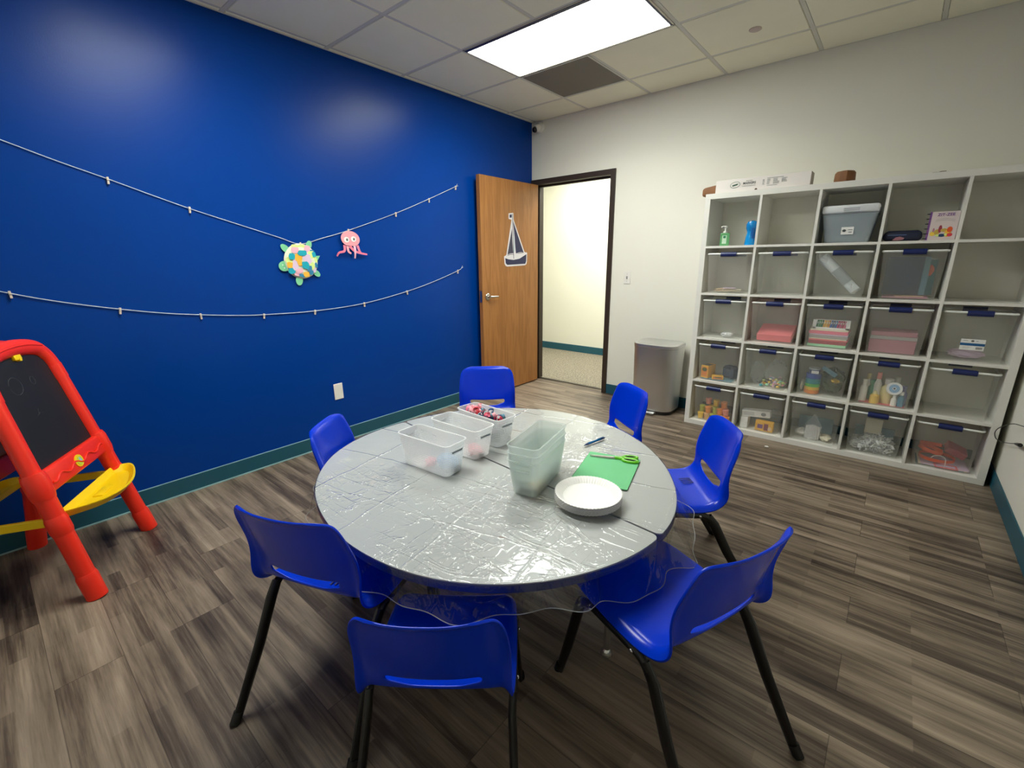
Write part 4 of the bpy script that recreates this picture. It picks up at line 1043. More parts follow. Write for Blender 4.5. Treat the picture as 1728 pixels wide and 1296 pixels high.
# green paper sheets, scissors, pen
gp = [(2.228, -2.474), (2.438, -2.418), (2.513, -2.693), (2.303, -2.749)]
u = Vector((gp[1][0] - gp[0][0], gp[1][1] - gp[0][1])); ang = atan2(u.y, u.x)
gc = (sum(p[0] for p in gp) / 4, sum(p[1] for p in gp) / 4)
for k in range(3):
    o = MB().box(-0.108, 0.108, -0.140, 0.140, 0, 0.0009, bev=0.0002, seg=1).build('green_paper', PAPER['green'] if k == 2 else mat('paper_green_%d' % k, ['#4f8d62', '#3d6b4c'][k], 0.8), loc=(gc[0] + 0.0012 * (k - 2), gc[1] - 0.001 * (2 - k), ZT + 0.0011 * k), rot=(0, 0, ang + 0.004 * (k - 2)))
    tag(o, ['bottom', 'middle', 'top'][k] + ' sheet of the green paper stack under the scissors', 'paper', 'green construction paper sheets')
t = thing('scissors', 'pair of scissors with lime green handles lying on the green paper', 'scissors', (2.345, -2.480, ZT + 0.0045), radians(24) )
def ringpath(cx_, cy_, a_, b_, rot_, n_=28): return [(cx_ + a_ * cos(2 * pi * i / n_) * cos(rot_) - b_ * sin(2 * pi * i / n_) * sin(rot_), cy_ + a_ * cos(2 * pi * i / n_) * sin(rot_) + b_ * sin(2 * pi * i / n_) * cos(rot_), 0.004) for i in range(n_)]
M_lime = mat('lime_handle', '#6fc81e', 0.35)
for q, w_ in ((-1, 1.0), (1, 0.92)):
    MB().prism([(-0.100, 0.001 * q), (-0.095, 0.004 * q), (-0.02, 0.0085 * q), (0.012, 0.008 * q), (0.014, -0.002 * q), (-0.02, -0.003 * q)][::(1 if q < 0 else -1)], 0.0016, Matrix.Translation((0, 0, 0.001 + (0.0018 if q > 0 else 0)))).build('blade', M_satin, t)
    b = MB().tube(ringpath(0.068, q * 0.0165, 0.031 * w_, 0.0135, q * 0.12), 0.0055, 10, closed=True)
    b.tube([(0.005, -q * 0.003, 0.004), (0.025, q * 0.002, 0.004), (0.042, q * 0.010, 0.004)], [0.006, 0.007, 0.006], 10)
    h = b.build('handle', M_lime, t, smooth=True)
    MB().tube(ringpath(0.068, q * 0.0165, 0.026 * w_, 0.0092, q * 0.12), 0.0028, 8, closed=True).build('grip', mat('dark_grip', '#3d4b3a', 0.6), h, smooth=True)
MB().lathe([(0, 0), (0.005, 0), (0.005, 0.0055), (0, 0.006)], 14).build('screw', M_chrome, t, smooth=True)
pa, pb_ = Vector((2.177, -2.444)), Vector((2.206, -2.305)); pm = (pa + pb_) / 2; pd = (pb_ - pa); plen = pd.length
t = thing('pen', 'blue ballpoint pen lying on the clear cover behind the green paper', 'pen', (pm.x, pm.y, ZT + 0.0065), atan2(pd.y, pd.x))
M_pen = mat('pen_blue', '#1267a0', 0.25, coat=.3); M_pend = mat('pen_dark_blue', '#0d2f60', 0.3)
MB().tube([(-0.045, 0, 0), (0.0, 0, 0), (0.04, 0, 0)], [0.0058, 0.0052, 0.0054], 14).build('barrel', M_pen, t, smooth=True)
MB().tube([(-plen / 2, 0, -0.001), (-plen / 2 + 0.012, 0, 0), (-0.045, 0, 0)], [0.001, 0.0035, 0.0062], 12).build('tip', M_pend, t, smooth=True)
MB().tube([(0.04, 0, 0), (plen / 2 - 0.008, 0, 0), (plen / 2, 0, 0)], [0.0056, 0.0045, 0.0028], 12).build('clicker', M_pend, t, smooth=True)
MB().box(0.02, 0.062, -0.0015, 0.0015, 0.0055, 0.0075).build('clip', M_pen, t)

# paper plates
M_plate = mat('white_paper_plate', '#f2f0ec', 0.55, bump=0.05)
NPL = 12
wavf = lambda i, j: (0.0012 if j % 2 else -0.0006) * (1 if i in (2, 3, 4, 5, 6) else 0)
pl = MB().lathe([(0, 0.0008), (0.078, 0.0008), (0.086, 0.003), (0.100, 0.013), (0.112, 0.0175), (0.1145, 0.0178), (0.1145, 0.0170), (0.111, 0.0160), (0.099, 0.0115), (0.086, 0.0010), (0.078, 0.0), (0, 0.0)], 120, None, lambda i, j: (0.0022 if j % 2 else -0.0014) if 3 <= i <= 8 else 0)
p0 = None
for k in range(NPL):
    where = 'topmost plate of' if k == NPL - 1 else ('bottom plate of' if k == 0 else ORD[k] + ' plate from the bottom of')
    lab = where + ' the white paper plate stack on the table'
    if p0 is None:
        p0 = pl.build('paper_plate', M_plate, smooth=True, autosmooth=18); o = p0
    else:
        o = p0.copy(); COL.objects.link(o)
    o.location = (2.441 + rr.uniform(-.0012, .0012), -2.853 + rr.uniform(-.0012, .0012), ZT + 0.0024 * k); o.rotation_euler = (0, 0, rr.uniform(0, 6))
    tag(o, lab, 'paper plate', 'stacked white paper plates')
#@@SHELF
# ------------------------------------------------------------------ cube shelf
KX, KF, KB, KH = 1.93, -0.36, -0.012, 1.82
sh = thing('cube_shelf', 'large white five by five cube shelf against the back wall', 'shelf', (KX, 0, 0))
b = MB(); W5 = 1.82
MB().box(0, W5, KF, KB, KH - 0.038, KH, bev=0.001, seg=1).build('top_panel', M_shelf, sh)
MB().box(0, W5, KF, KB, 0, 0.038, bev=0.001, seg=1).build('bottom_panel', M_shelf, sh)
for x in (0, W5 - 0.038): MB().box(x, x + 0.038, KF + 0.0005, KB, 0.038, KH - 0.038, bev=0.001, seg=1).build('side_panel', M_shelf, sh)
for i in range(1, 5):
    z = 0.038 + 0.352 * i - 0.016
    MB().box(0.038, W5 - 0.038, KF + 0.0005, KB - 0.001, z, z + 0.016).build('shelf_board', M_shelf, sh)
for i in range(1, 5):
    x = 0.038 + 0.352 * i - 0.016
    for k in range(5):
        z = 0.038 + 0.352 * k
        MB().box(x, x + 0.016, KF + 0.001, KB - 0.001, z, z + 0.336).build('divider', M_shelf, sh)
def CXZ(r, c): return KX + 0.038 + 0.168 + 0.352 * (c - 1), 0.038 + 0.352 * (5 - r)
YF = -0.350                                    # bin fronts
BW, BD, BH = 0.316, 0.295, 0.300
YC = YF + BD / 2
# one bin, then copies
def make_bin():
    t = thing('storage_bin', 'x', 'bin', (0, 0, 0), 0, 'clear bins with navy latches in the cube shelf')
    MB().hollow(0.272, 0.255, BW - 0.012, BD - 0.012, 0.0, BH - 0.012, rc=0.022, th=0.0015, cn=5).build('bin_body', M_bin, t, smooth=True, autosmooth=40)
    b = MB()
    lp = []
    hw, hd_, rc = BW / 2 - 0.006, BD / 2 - 0.006, 0.02
    for (sx_, sy_, a0) in ((1, 1, 0), (-1, 1, pi / 2), (-1, -1, pi), (1, -1, 3 * pi / 2)):
        for i in range(6):
            a = a0 + pi / 2 * i / 5; lp.append((sx_ * (hw - rc) + cos(a) * rc, sy_ * (hd_ - rc) + sin(a) * rc, BH - 0.008))
    b.tube(lp, 0.0062, 8, closed=True).build('rim', M_binrim, t, smooth=True)
    MB().prism([(p[0] * 0.985, p[1] * 0.985) for p in lp], 0.002, Matrix.Translation((0, 0, BH - 0.005))).build('lid', M_bin, t)
    for s in (-1, 1):
        y = s * (BD / 2)
        b = MB().tube([(-0.055, y - s * 0.006, BH - 0.012), (0.055, y - s * 0.006, BH - 0.012)], [0.017, 0.017], 14, flat=(0.75, 1.0, (0, 0, 1)))
        b.box(-0.052, 0.052, min(y - s * 0.03, y), max(y - s * 0.03, y), BH - 0.004, BH + 0.004, bev=0.0015)
        b.build('latch', M_navy, t, smooth=True, autosmooth=50)
    return t
ROWN = {1: 'top', 2: 'second', 3: 'middle', 4: 'fourth', 5: 'bottom'}
COLN = {1: 'first', 2: 'second', 3: 'third', 4: 'fourth', 5: 'last'}
BINS = {(2, 1): 'with a few cream papers inside', (2, 2): 'looking empty', (2, 3): 'with a slanting bagged roll inside', (2, 4): 'with dark blue and teal folders inside',
        (3, 1): 'with a small glinting pouch inside', (3, 2): 'with a large red paper stack inside', (3, 3): 'with markers on top of paper stacks', (3, 4): 'with two mauve paper reams inside', (3, 5): 'with white and blue front label',
        (4, 1): 'with yellow crayon boxes inside', (4, 2): 'with bags of mixed craft beads inside', (4, 3): 'with a rainbow stack of tubs inside', (4, 4): 'with paint and glue bottles inside', (4, 5): 'looking empty',
        (5, 1): 'full of yellow and orange dough tubs', (5, 2): 'with white boxes and yellow box', (5, 3): 'with a bag of white sticks inside', (5, 4): 'with loose white foam pieces inside', (5, 5): 'with orange ribbon and maroon card inside'}
bin0 = None; DX = {(2, 4): .004, (3, 4): -.004, (5, 3): .003, (4, 4): -.003}
for (r, c), what in BINS.items():
    cx, cz = CXZ(r, c)
    lab = 'clear bin in %s row, %s column of shelf, %s' % (ROWN[r], COLN[c], what)
    if bin0 is None: bin0 = make_bin(); o = bin0
    else: o = copy_thing(bin0)
    o['label'] = lab; o.location = (cx + DX.get((r, c), 0), YC, cz + 0.0006)
def at(r, c, x, y, z): cx, cz = CXZ(r, c); return (cx + x, YC + y, cz + z)
# contents. x from the middle of the bin, y from its middle (-0.12 is the front), z from the shelf board
FLR = 0.0062
def slab(name, label, cat, m, r, c, x, y, z, sx_, sy_, sz_, rot=(0, 0, 0), bev=0.001, group=None):
    o = MB().box(-sx_ / 2, sx_ / 2, -sy_ / 2, sy_ / 2, 0, sz_, bev=bev, seg=1).build(name, m, loc=at(r, c, x, y, z), rot=rot)
    return tag(o, label, cat, group)
# row 2
for k, (x, ry, m) in enumerate([(0.0, 0.03, 'cream'), (-0.02, -0.05, 'peach'), (0.02, .15, 'cream'), (-0.03, -.12, 'peach'), (0.0, .3, 'lilac')]):
    slab('loose_paper', ORD[k] + ' sheet from the bottom of the cream papers in the top left bin', 'paper', PAPER[m], 2, 1, x, -0.02, FLR + 0.004 + 0.006 * k, 0.17 - 0.02 * k, 0.15, 0.002, (0, 0, ry))
t = thing('bagged_roll', 'white paper roll in a clear bag slanting across the second row, third column bin', 'roll', at(2, 3, 0, -0.075, 0))
MB().tube([(-0.115, 0, 0.265), (-0.02, 0, 0.165), (0.095, 0, 0.045)], [0.030, 0.030, 0.028], 20).build('paper_roll', mat('roll_white', '#dfe6e8', 0.5), t, smooth=True)
MB().tube([(-0.030, -0.001, 0.178), (0.050, -0.001, 0.095)], [0.0312, 0.0306], 20).build('roll_label', mat('roll_label_grey', '#8f9a9a', 0.6), t, smooth=True)
b = MB().tube([(-0.128, 0.0, 0.276), (-0.10, -0.002, 0.245), (0.0, 0, 0.147), (0.105, 0, 0.035)], [0.018, 0.036, 0.035, 0.031], 20)
b.build('bag', M_bag, t, smooth=True)
slab('folder', 'dark blue folder standing in the second row, fourth column bin', 'folder', PAPER['dblue'], 2, 4, -0.025, 0.02, FLR + .016, 0.19, 0.004, 0.235, (-0.05, 0, 0), 0.0015)
slab('folder', 'pale teal folder edge standing beside the dark blue folder', 'folder', PAPER['slate'], 2, 4, 0.078, 0.0, FLR + .016, 0.030, 0.004, 0.235, (-0.03, 0, 0))
slab('folder', 'dark teal folder standing at the right of the dark blue folder', 'folder', PAPER['dteal'], 2, 4, 0.085, 0.045, FLR + .016, 0.085, 0.004, 0.22, (0, 0, 0.1))
crumple('orange_cutout', 'small orange paper cut-out in front of the dark teal folder', 'paper', PAPER['rust'], at(2, 4, 0.098, 0.02, .14), 0.02, (.8, .15, 1.5), 31)
slab('paper_stack', 'mauve papers lying at the bottom of the bin with blue folders', 'paper', PAPER['mauve'], 2, 4, 0, 0, FLR, 0.22, 0.20, 0.010)
slab('paper_envelope', 'peach paper edge on top of the mauve papers in the bin with blue folders', 'paper', PAPER['peach'], 2, 4, 0.02, -0.07, FLR + 0.0105, 0.14, 0.05, 0.003, (0, -0.0, 0.1))
# row 3
crumple('foil_pouch', 'small white glinting pouch in the middle row, first column bin', 'pouch', mat('foil_white', '#e9eaea', 0.2, metal=.3), at(3, 1, 0.03, -0.06, FLR), 0.03, (1.5, .9, .5), 33, amp=.3)
o = slab('red_paper_stack', 'stack of red paper tilted up in the middle row, second column bin', 'paper', PAPER['coral'], 3, 2, 0.015, 0.0, FLR + .003, 0.225, 0.20, 0.05, (0.30, 0, 0)); o.location.z += 0.032
cols = ['mint', 'coral', 'maroon', 'cream', 'grey', 'grey', 'coral', 'white']
z = FLR
for k, (c_, h) in enumerate([('mint', .018), ('maroon', .024), ('coral', .010), ('cream', .007), ('grey', .020), ('lilac', .010), ('hotpink', .022), ('cream', .012)]):
    slab('paper_stack', '%s paper layer, %s from the bottom of the pile under the markers' % ({'mint': 'mint green', 'hotpink': 'bright pink', 'coral': 'coral red'}.get(c_, c_), ORD[k]), 'paper', PAPER[c_], 3, 3, 0.002 * (k % 3) - .008, 0.0, z, 0.225 - 0.006 * (k % 2), 0.20, h - 0.0008, (0, 0, 0.01 * (k % 3 - 1)), 0.001); z += h
t = thing('marker_box', 'open white box of green, yellow, blue and pink markers on the paper pile', 'marker box', at(3, 3, 0.0, -0.055, z))
MB().box(-0.105, 0.105, -0.035, 0.035, 0, 0.004).box(-0.105, -0.085, -0.037, -0.033, 0, 0.062).box(0.085, 0.105, -0.037, -0.033, 0, 0.062).box(-0.105, 0.105, 0.032, 0.035, 0, 0.06).box(-0.107, -0.103, -0.035, 0.035, 0, 0.062).box(0.103, 0.107, -0.035, 0.035, 0, 0.062).box(-0.105, 0.105, -0.037, -0.033, 0, 0.012).build('carton', M_paperw, t)
MK = ['#1e8f4e', '#35a35a', '#1f7a45', '#f0b52a', '#f6c84a', '#e99a2c', '#2a5fa8', '#1f4c86', '#356db8', '#d6267a', '#e33f86', '#c01f5c', '#e96aa0']
for k, c_ in enumerate(MK):
    x = -0.08 + 0.16 * k / (len(MK) - 1) - 0.003
    cn = ['green', 'green', 'green', 'yellow', 'yellow', 'amber', 'blue', 'blue', 'blue', 'pink', 'pink', 'pink', 'pale pink'][k]
    mk = MB().tube([(x, -0.02, 0.005), (x + 0.008, -0.02, 0.058)], 0.0055, 10).build('marker', mat('marker_%d' % k, c_, 0.4), smooth=True, loc=at(3, 3, 0, -0.055, z + .0005))
    tag(mk, '%s marker, %s from the left in the open box on the paper pile' % (cn, ORD[k]), 'marker', 'markers in the open box')
    MB().tube([(x + 0.0045, -0.0262, 0.036), (x + 0.0065, -0.0262, 0.048)], 0.0025, 6).build('stripe', M_paperw, mk)
slab('paper_ream', 'lower mauve paper ream in the middle row, fourth column bin', 'paper', PAPER['mauve'], 3, 4, -0.01, 0, FLR, 0.235, 0.21, 0.085, bev=.002)
slab('paper_ream', 'pale wrapper layer between the two mauve reams', 'paper', PAPER['grey'], 3, 4, -0.008, 0, FLR + .0855, 0.237, 0.205, 0.022, bev=.002)
slab('paper_ream', 'upper mauve paper ream in the middle row, fourth column bin', 'paper', PAPER['mauve'], 3, 4, -0.010, 0, FLR + .108, 0.232, 0.20, 0.028, bev=.002)
crumple('lavender_cloth', 'pale lavender cloth at the bottom of the bin with the white and blue label', 'cloth', PAPER['lilac'], at(3, 5, -0.01, -0.02, FLR), 0.055, (1.5, 1.2, .5), 35, amp=.12)
# label on the front of that bin
cx, cz = CXZ(3, 5)
tilt = atan2((BD - 0.012 - 0.255) / 2, BH - 0.016)
t = thing('bin_label', 'white paper label with a blue stripe stuck on the middle row, last column bin', 'label', (cx + 0.0, YF + 0.0145 + 0.0, cz + 0.105))
t.rotation_euler = (tilt * 1.0, 0, 0)
MB().box(-0.052, 0.052, -0.0012, 0.0, -0.033, 0.033).build('card', M_paperw, t)
MB().box(-0.052, 0.052, -0.0018, -0.0012, -0.006, 0.009).build('blue_stripe', mat('label_blue', '#1d5f92', 0.6), t)
b = MB().disc((0, 0), 0.007, 0.006, 0.0006, Matrix.Translation((-0.002, -0.0013, 0.022)) @ Matrix.Rotation(pi / 2, 4, 'X'), 10)
b.box(-0.042, -0.022, -0.0016, -0.0012, 0.0215, 0.0235).box(0.012, 0.022, -0.0016, -0.0012, 0.0215, 0.0235)
b.build('label_print', mat('ink_grey', '#6d6a66', 0.8), t)
b = MB()
for k in range(9): b.box(0.018 + 0.003 * k, 0.018 + 0.003 * k + (0.0012 if k % 2 else 0.002), -0.0016, -0.0012, -0.026, -0.013)
b.build('barcode', mat('ink_grey'and 'ink_dark', '#45423f', 0.8), t)
b = MB()
for k in range(4): b.box(-0.040, 0.0 - 0.006 * k, -0.0016, -0.0012, -0.013 - 0.004 * k, -0.0122 - 0.004 * k)
b.build('small_print', mat('ink_light', '#a6a39b', 0.8), t)
# row 4
def crayon_box(label, r, c, x, y, z, sx_, sy_, sz_, rot, dark_top=True):
    t = thing('crayon_box', label, 'crayon box', at(r, c, x, y, z)); t.rotation_euler = rot
    MB().box(-sx_ / 2, sx_ / 2, -sy_ / 2, sy_ / 2, 0, sz_, bev=.001, seg=1).build('carton', mat('crayon_yellow', '#f0b32c', 0.5), t)
    MB().box(-sx_ / 2 + .006, sx_ / 2 - .006, -sy_ / 2 - .0008, -sy_ / 2, sz_ * .12, sz_ * .88, bev=.0).build('panel', mat('crayon_orange', '#e9842a', 0.5), t)
    MB().disc((0, 0), sx_ * .34, sz_ * .16, .0012, Matrix.Translation((0, -sy_ / 2 - .0006, sz_ * .68)) @ Matrix.Rotation(pi / 2, 4, 'X')).build('oval_mark', mat('crayon_green', '#3c5a30', 0.5), t)
    if dark_top: MB().box(-sx_ / 2 + .003, sx_ / 2 - .003, -sy_ / 2 + .003, sy_ / 2 - .03, sz_, sz_ + .0008).build('top_print', mat('crayon_black', '#28241e', 0.5), t)
crayon_box('tall yellow crayon box standing in the fourth row, first column bin', 4, 1, -0.085, -0.04, FLR, 0.062, 0.11, 0.105, (0, 0, -0.25))
crayon_box('small yellow crayon box lying in front of the tall crayon box', 4, 1, 0.0, -0.07, FLR + .002, 0.085, 0.06, 0.026, (0, 0, 0.35), False)
slab('blue_folder', 'blue pouch leaning at the right of the fourth row, first column bin', 'pouch', PAPER['steelblue'] if 0 else PAPER['dblue'], 4, 1, 0.072, 0.02, FLR + .004, 0.11, 0.09, 0.10, (0, 0, -.5), 0.02)
slab('blue_sheet', 'light blue sheet lying under the crayon boxes', 'paper', PAPER['slate'], 4, 1, 0.0, -0.01, FLR - .0005, 0.24, 0.21, 0.0012)
rr = random.Random(5)
crumple('bead_bag', 'clear bag of grey trinkets left in the fourth row, second column bin', 'bag', M_bag, at(4, 2, -0.075, 0.0, FLR), 0.06, (.8, 1.0, 1.3), 41, n=18)
crumple('bead_bag', 'peaked clear bag over the mixed beads in the fourth row bin', 'bag', M_bag, at(4, 2, 0.052, 0.0, FLR), 0.07, (.95, 1.0, 1.3), 42, n=18)
BC = ['pink', 'lime', 'orange', 'teal', 'cream', 'salmon', 'mint', 'yellow', 'lilac', 'grey']
b = {}
for k in range(70):
    c_ = BC[k % len(BC)]
    b.setdefault(c_, MB())
    q = rr.random(); x = 0.045 + rr.uniform(-.07, .07); y = rr.uniform(-.10, .06); zz_ = FLR + .008 + rr.random() ** 1.6 * .085 * (1 - abs(x - .045) / .1)
    b[c_].sphere((x, y, zz_), rr.uniform(.007, .013), (1, 1, .8), 8)
root = thing('mixed_beads', 'heap of small pastel craft beads in the fourth row, second column bin', 'beads', at(4, 2, 0, 0, 0)); root['kind'] = 'stuff'
for c_, mb in b.items(): mb.build('beads_' + {'lime': 'lime', }.get(c_, c_), PAPER[c_], root, smooth=True)
# rainbow tubs
TUB = ['orange', 'yellow', 'lime', 'teal', 'dblue']
for k, (c_, m, h) in enumerate([('orange', mat('tub_orange', '#ee8a3c', .4), .026), ('yellow', mat('tub_yellow', '#f0bf48', .4), .022), ('green', mat('tub_green', '#63c45a', .4), .022), ('teal', mat('tub_teal', '#2a8f95', .4), .036), ('blue', mat('tub_blue', '#1f4fa8', .4), .034)]):
    z0 = FLR + [0, .027, .050, .073, .110][k]
    o = MB().lathe([(0, 0), (.046, 0), (.047, .003), (.046, h * .8), (.0475, h * .82), (.0475, h), (0, h)], 28).build('craft_tub', m, loc=at(4, 3, -0.052, -0.05, z0), smooth=True)
    tag(o, '%s tub, %s from the bottom of the rainbow stack' % (c_, ORD[k]), 'tub', 'rainbow stack of tubs')
t = thing('glass_jar', 'small clear lidded jar with a white label on top of the rainbow tubs', 'jar', at(4, 3, -0.052, -0.05, FLR + .145))
MB().lathe([(0, 0), (.034, 0), (.035, .03), (0, .03)], 24).build('jar_body', mat('jar_grey', '#5b6a8c', .25), t, smooth=True)
MB().lathe([(0, .03), (.036, .03), (.036, .040), (0, .041)], 24).build('jar_lid', mat('jar_lid_grey', '#b9c2c4', .3), t, smooth=True)
MB().box(-.014, .03, -.0365, -.034, .004, .024).build('jar_label', M_paperw, t)
crumple('dark_green_bag', 'dark green bag with gold ties on the right of the rainbow tubs', 'bag', mat('dark_green_film', '#38452f', .2), at(4, 3, 0.06, 0.0, FLR), 0.075, (.95, 1.1, 1.15), 44, n=16)
crumple('gold_ribbon', 'shiny gold ribbon bow on the dark green bag', 'ribbon', mat('gold_foil', '#c8a545', .25, metal=.8), at(4, 3, 0.085, -0.085, FLR + .10), 0.02, (1.3, .6, .7), 45, amp=.4, n=10)
slab('blue_tag', 'pale blue card tag slanting over the dark green bag', 'tag', PAPER['slate'], 4, 3, 0.032, -0.088, FLR + .165, 0.10, 0.003, 0.03, (0, 0.55, 0))
crumple('white_packet', 'small white packet at the left of the rainbow tubs', 'packet', M_whitep, at(4, 3, -0.118, -0.02, FLR), 0.02, (.6, 1.2, 2.0), 46, n=12)
# bottles
def bottle(label, r, c, x, y, z, h, rad, mb, mc, cap='cone', rot=(0, 0, 0)):
    t = thing('craft_bottle', label, 'bottle', at(r, c, x, y, z), 0, 'paint and glue bottles in one bin'); t.rotation_euler = rot
    MB().lathe([(0, 0), (rad, 0), (rad * 1.02, h * .05), (rad, h * .62), (rad * .55, h * .74), (rad * .5, h * .78), (0, h * .78)], 20).build('bottle_body', mb, t, smooth=True)
    if cap == 'cone': MB().lathe([(0, h * .78), (rad * .55, h * .78), (rad * .5, h * .84), (rad * .2, h), (0, h)], 16).build('cap', mc, t, smooth=True)
    else: MB().lathe([(0, h * .78), (rad * .62, h * .78), (rad * .62, h), (0, h)], 16).build('cap', mc, t, smooth=True)
MW = mat('bottle_white', '#efede6', .35); MPk = mat('bottle_coral', '#e58a84', .4); MGn = mat('bottle_green', '#3f9c78', .4); MPu = mat('bottle_purple', '#7b75a8', .4); MCr = mat('bottle_cream', '#e8dca0', .35); MBl = mat('bottle_teal_blue', '#3f7f9a', .4)
bottle('white glue bottle at the far left of the bottle bin', 4, 4, -0.105, -0.055, FLR, .15, .021, MW, MW, 'flat')
bottle('tall pale bottle in the rear left corner of the bottle bin', 4, 4, -0.090, 0.02, FLR, .18, .020, MW, MCr, 'flat')
bottle('green paint bottle behind the yellow one in the bottle bin', 4, 4, -0.062, 0.0, FLR, .14, .024, MGn, MGn, 'flat')
bottle('white bottle with a coral cap standing left of centre in the bottle bin', 4, 4, -0.035, -0.02, FLR, .20, .021, MW, MPk, 'flat')
bottle('short yellow glue bottle at the front of the bottle bin', 4, 4, -0.040, -0.083, FLR, .085, .026, mat('bottle_yellow', '#efc65a', .35), MCr, 'cone')
bottle('large cream jug-like bottle in the middle of the bottle bin', 4, 4, 0.022, -0.03, FLR, .165, .038, MCr, MW, 'flat')
bottle('white bottle with grey cap right of the middle of the bottle bin', 4, 4, 0.065, 0.03, FLR, .17, .022, MW, MW, 'flat')
bottle('purple paint bottle at the right of the bottle bin', 4, 4, 0.104, -0.03, FLR, .13, .022, MPu, MPu, 'flat')
bottle('teal paint bottle at the front right of the bottle bin', 4, 4, 0.095, -0.083, FLR, .10, .018, MBl, MW, 'flat')
bottle('small white bottle at the front of the bottle bin beside the spool', 4, 4, 0.062, -0.088, FLR, .075, .016, MW, MW, 'flat')
t = thing('round_spool', 'round white spool with blue centre print among the bottles', 'spool', at(4, 4, 0.052, -0.083, FLR + .115)); t.rotation_euler = (pi / 2 - .25, 0, 0)
MB().lathe([(0, 0), (.042, 0), (.042, .016), (0, .016)], 32).build('spool_body', M_paperw, t, smooth=True)
MB().lathe([(0.010, .016), (.028, .016), (.028, .0168), (.010, .0168)], 24).build('spool_print', PAPER['blue'], t, smooth=True)
MB().lathe([(0, .016), (.006, .016), (.006, .018), (0, .018)], 12).build('spool_hole', M_ink, t)
slab('red_tray', 'red sheet under the bottles in the fourth row, fourth column bin', 'paper', PAPER['coral'], 4, 4, 0, 0, FLR - .0005, .24, .21, .0012)
# row 5
COLT = [('yellow', '#f2c53a'), ('orange', '#f0913a'), ('yellow-green', '#b9bf3a'), ('pink', '#ef9a86'), ('tan', '#d9a86e')]
TB = [(-.095, -.085, 0, 0), (-.045, -.085, 0, 4), (.005, -.085, 0, 2), (.060, -.085, 0, 4), (.105, -.08, 0, 1), (-.09, -.03, 0, 2), (-.035, -.03, 0, 1), (.02, -.03, 0, 0), (.075, -.03, 0, 3), (-.06, .03, 0, 3), (.0, .03, 0, 1), (.06, .03, 0, 0),
      (-.095, -.06, 1, 2), (-.040, -.075, 1, 1), (-.030, -.025, 1, 0), (.012, -.06, 1, 2), (.052, -.075, 1, 1), (.098, -.07, 1, 3), (.07, -.02, 1, 1), (-.06, -.01, 2, 3), (.005, -.03, 2, 0), (.075, -.05, 2, 1)]
tub0 = None
lev = ['bottom layer', 'second layer', 'top layer']
for k, (x, y, l_, ci) in enumerate(TB):
    cn, hx = COLT[ci]
    m = mat('dough_tub_' + cn.replace('-', '_'), hx, .45)
    t = thing('dough_tub', '%s dough tub, %s of the bottom left bin, %s, %s' % (cn, lev[l_], 'left side' if x < -.05 else ('middle' if x < .04 else 'right side'), 'front' if y < -.055 else ('halfway back' if y < .01 else 'back')), 'tub', at(5, 1, x, y, FLR + .055 * l_), 0, 'dough tubs in the bottom left bin')
    MB().lathe([(0, 0), (.020, 0), (.023, .040), (0, .040)], 20).build('tub_body', m, t, smooth=True)
    MB().lathe([(0, .040), (.0255, .040), (.0255, .049), (.023, .052), (0, .052)], 20).build('tub_lid', mat('dough_lid_' + cn.replace('-', '_'), hx, .3), t, smooth=True)
    if l_: t.rotation_euler = (rr.uniform(-.1, .1), rr.uniform(-.1, .1), 0)
t = thing('long_white_box', 'long white printed box leaning across the bottom row, second column bin', 'box', at(5, 2, -0.03, -0.05, FLR + .095)); t.rotation_euler = (0, -.10, 0)
MB().box(-.10, .10, -.035, .035, 0, .05, bev=.001, seg=1).build('carton', M_paperw, t)
b = MB()
for k in range(4): b.box(-.085, -.01, -.0362, -.0352, .012 + .008 * k, .014 + .008 * k)
b.disc((0, 0), .018, .014, .001, Matrix.Translation((.055, -.0352, .025)) @ Matrix.Rotation(pi / 2, 4, 'X'))
b.build('print', mat('ink_soft', '#8c9096', .8), t)
for k in range(4): slab('small_white_box', 'small white box, %s from the bottom, beside the yellow picture box' % ORD[k], 'box', M_paperw, 5, 2, -.105, -.06, FLR + .0215 * k, .05, .09, .0205, (0, 0, 0), .001, 'small white boxes')
crumple('grey_bag', 'crumpled translucent bag behind the long white box', 'bag', M_bag, at(5, 2, .07, .03, FLR + .05), .05, (1.2, 1, .9), 52)
t = thing('yellow_kit_box', 'yellow and purple picture box at the front of the bottom row, second column bin', 'box', at(5, 2, .040, -.085, FLR))
MB().box(-.062, .062, -.025, .025, 0, .075, bev=.001, seg=1).build('carton', mat('kit_yellow', '#efb53a', .5), t)
MB().box(-.045, -.008, -.0262, -.025, .020, .052).build('window_print', PAPER['purple'], t)
MB().box(.000, .030, -.0262, -.025, .008, .062).build('picture_print', mat('kit_maroon', '#7d3a50', .6), t)
MB().disc((0, 0), .012, .016, .001, Matrix.Translation((.040, -.0252, .026)) @ Matrix.Rotation(pi / 2, 4, 'X')).build('figure_print', PAPER['peach'], t)
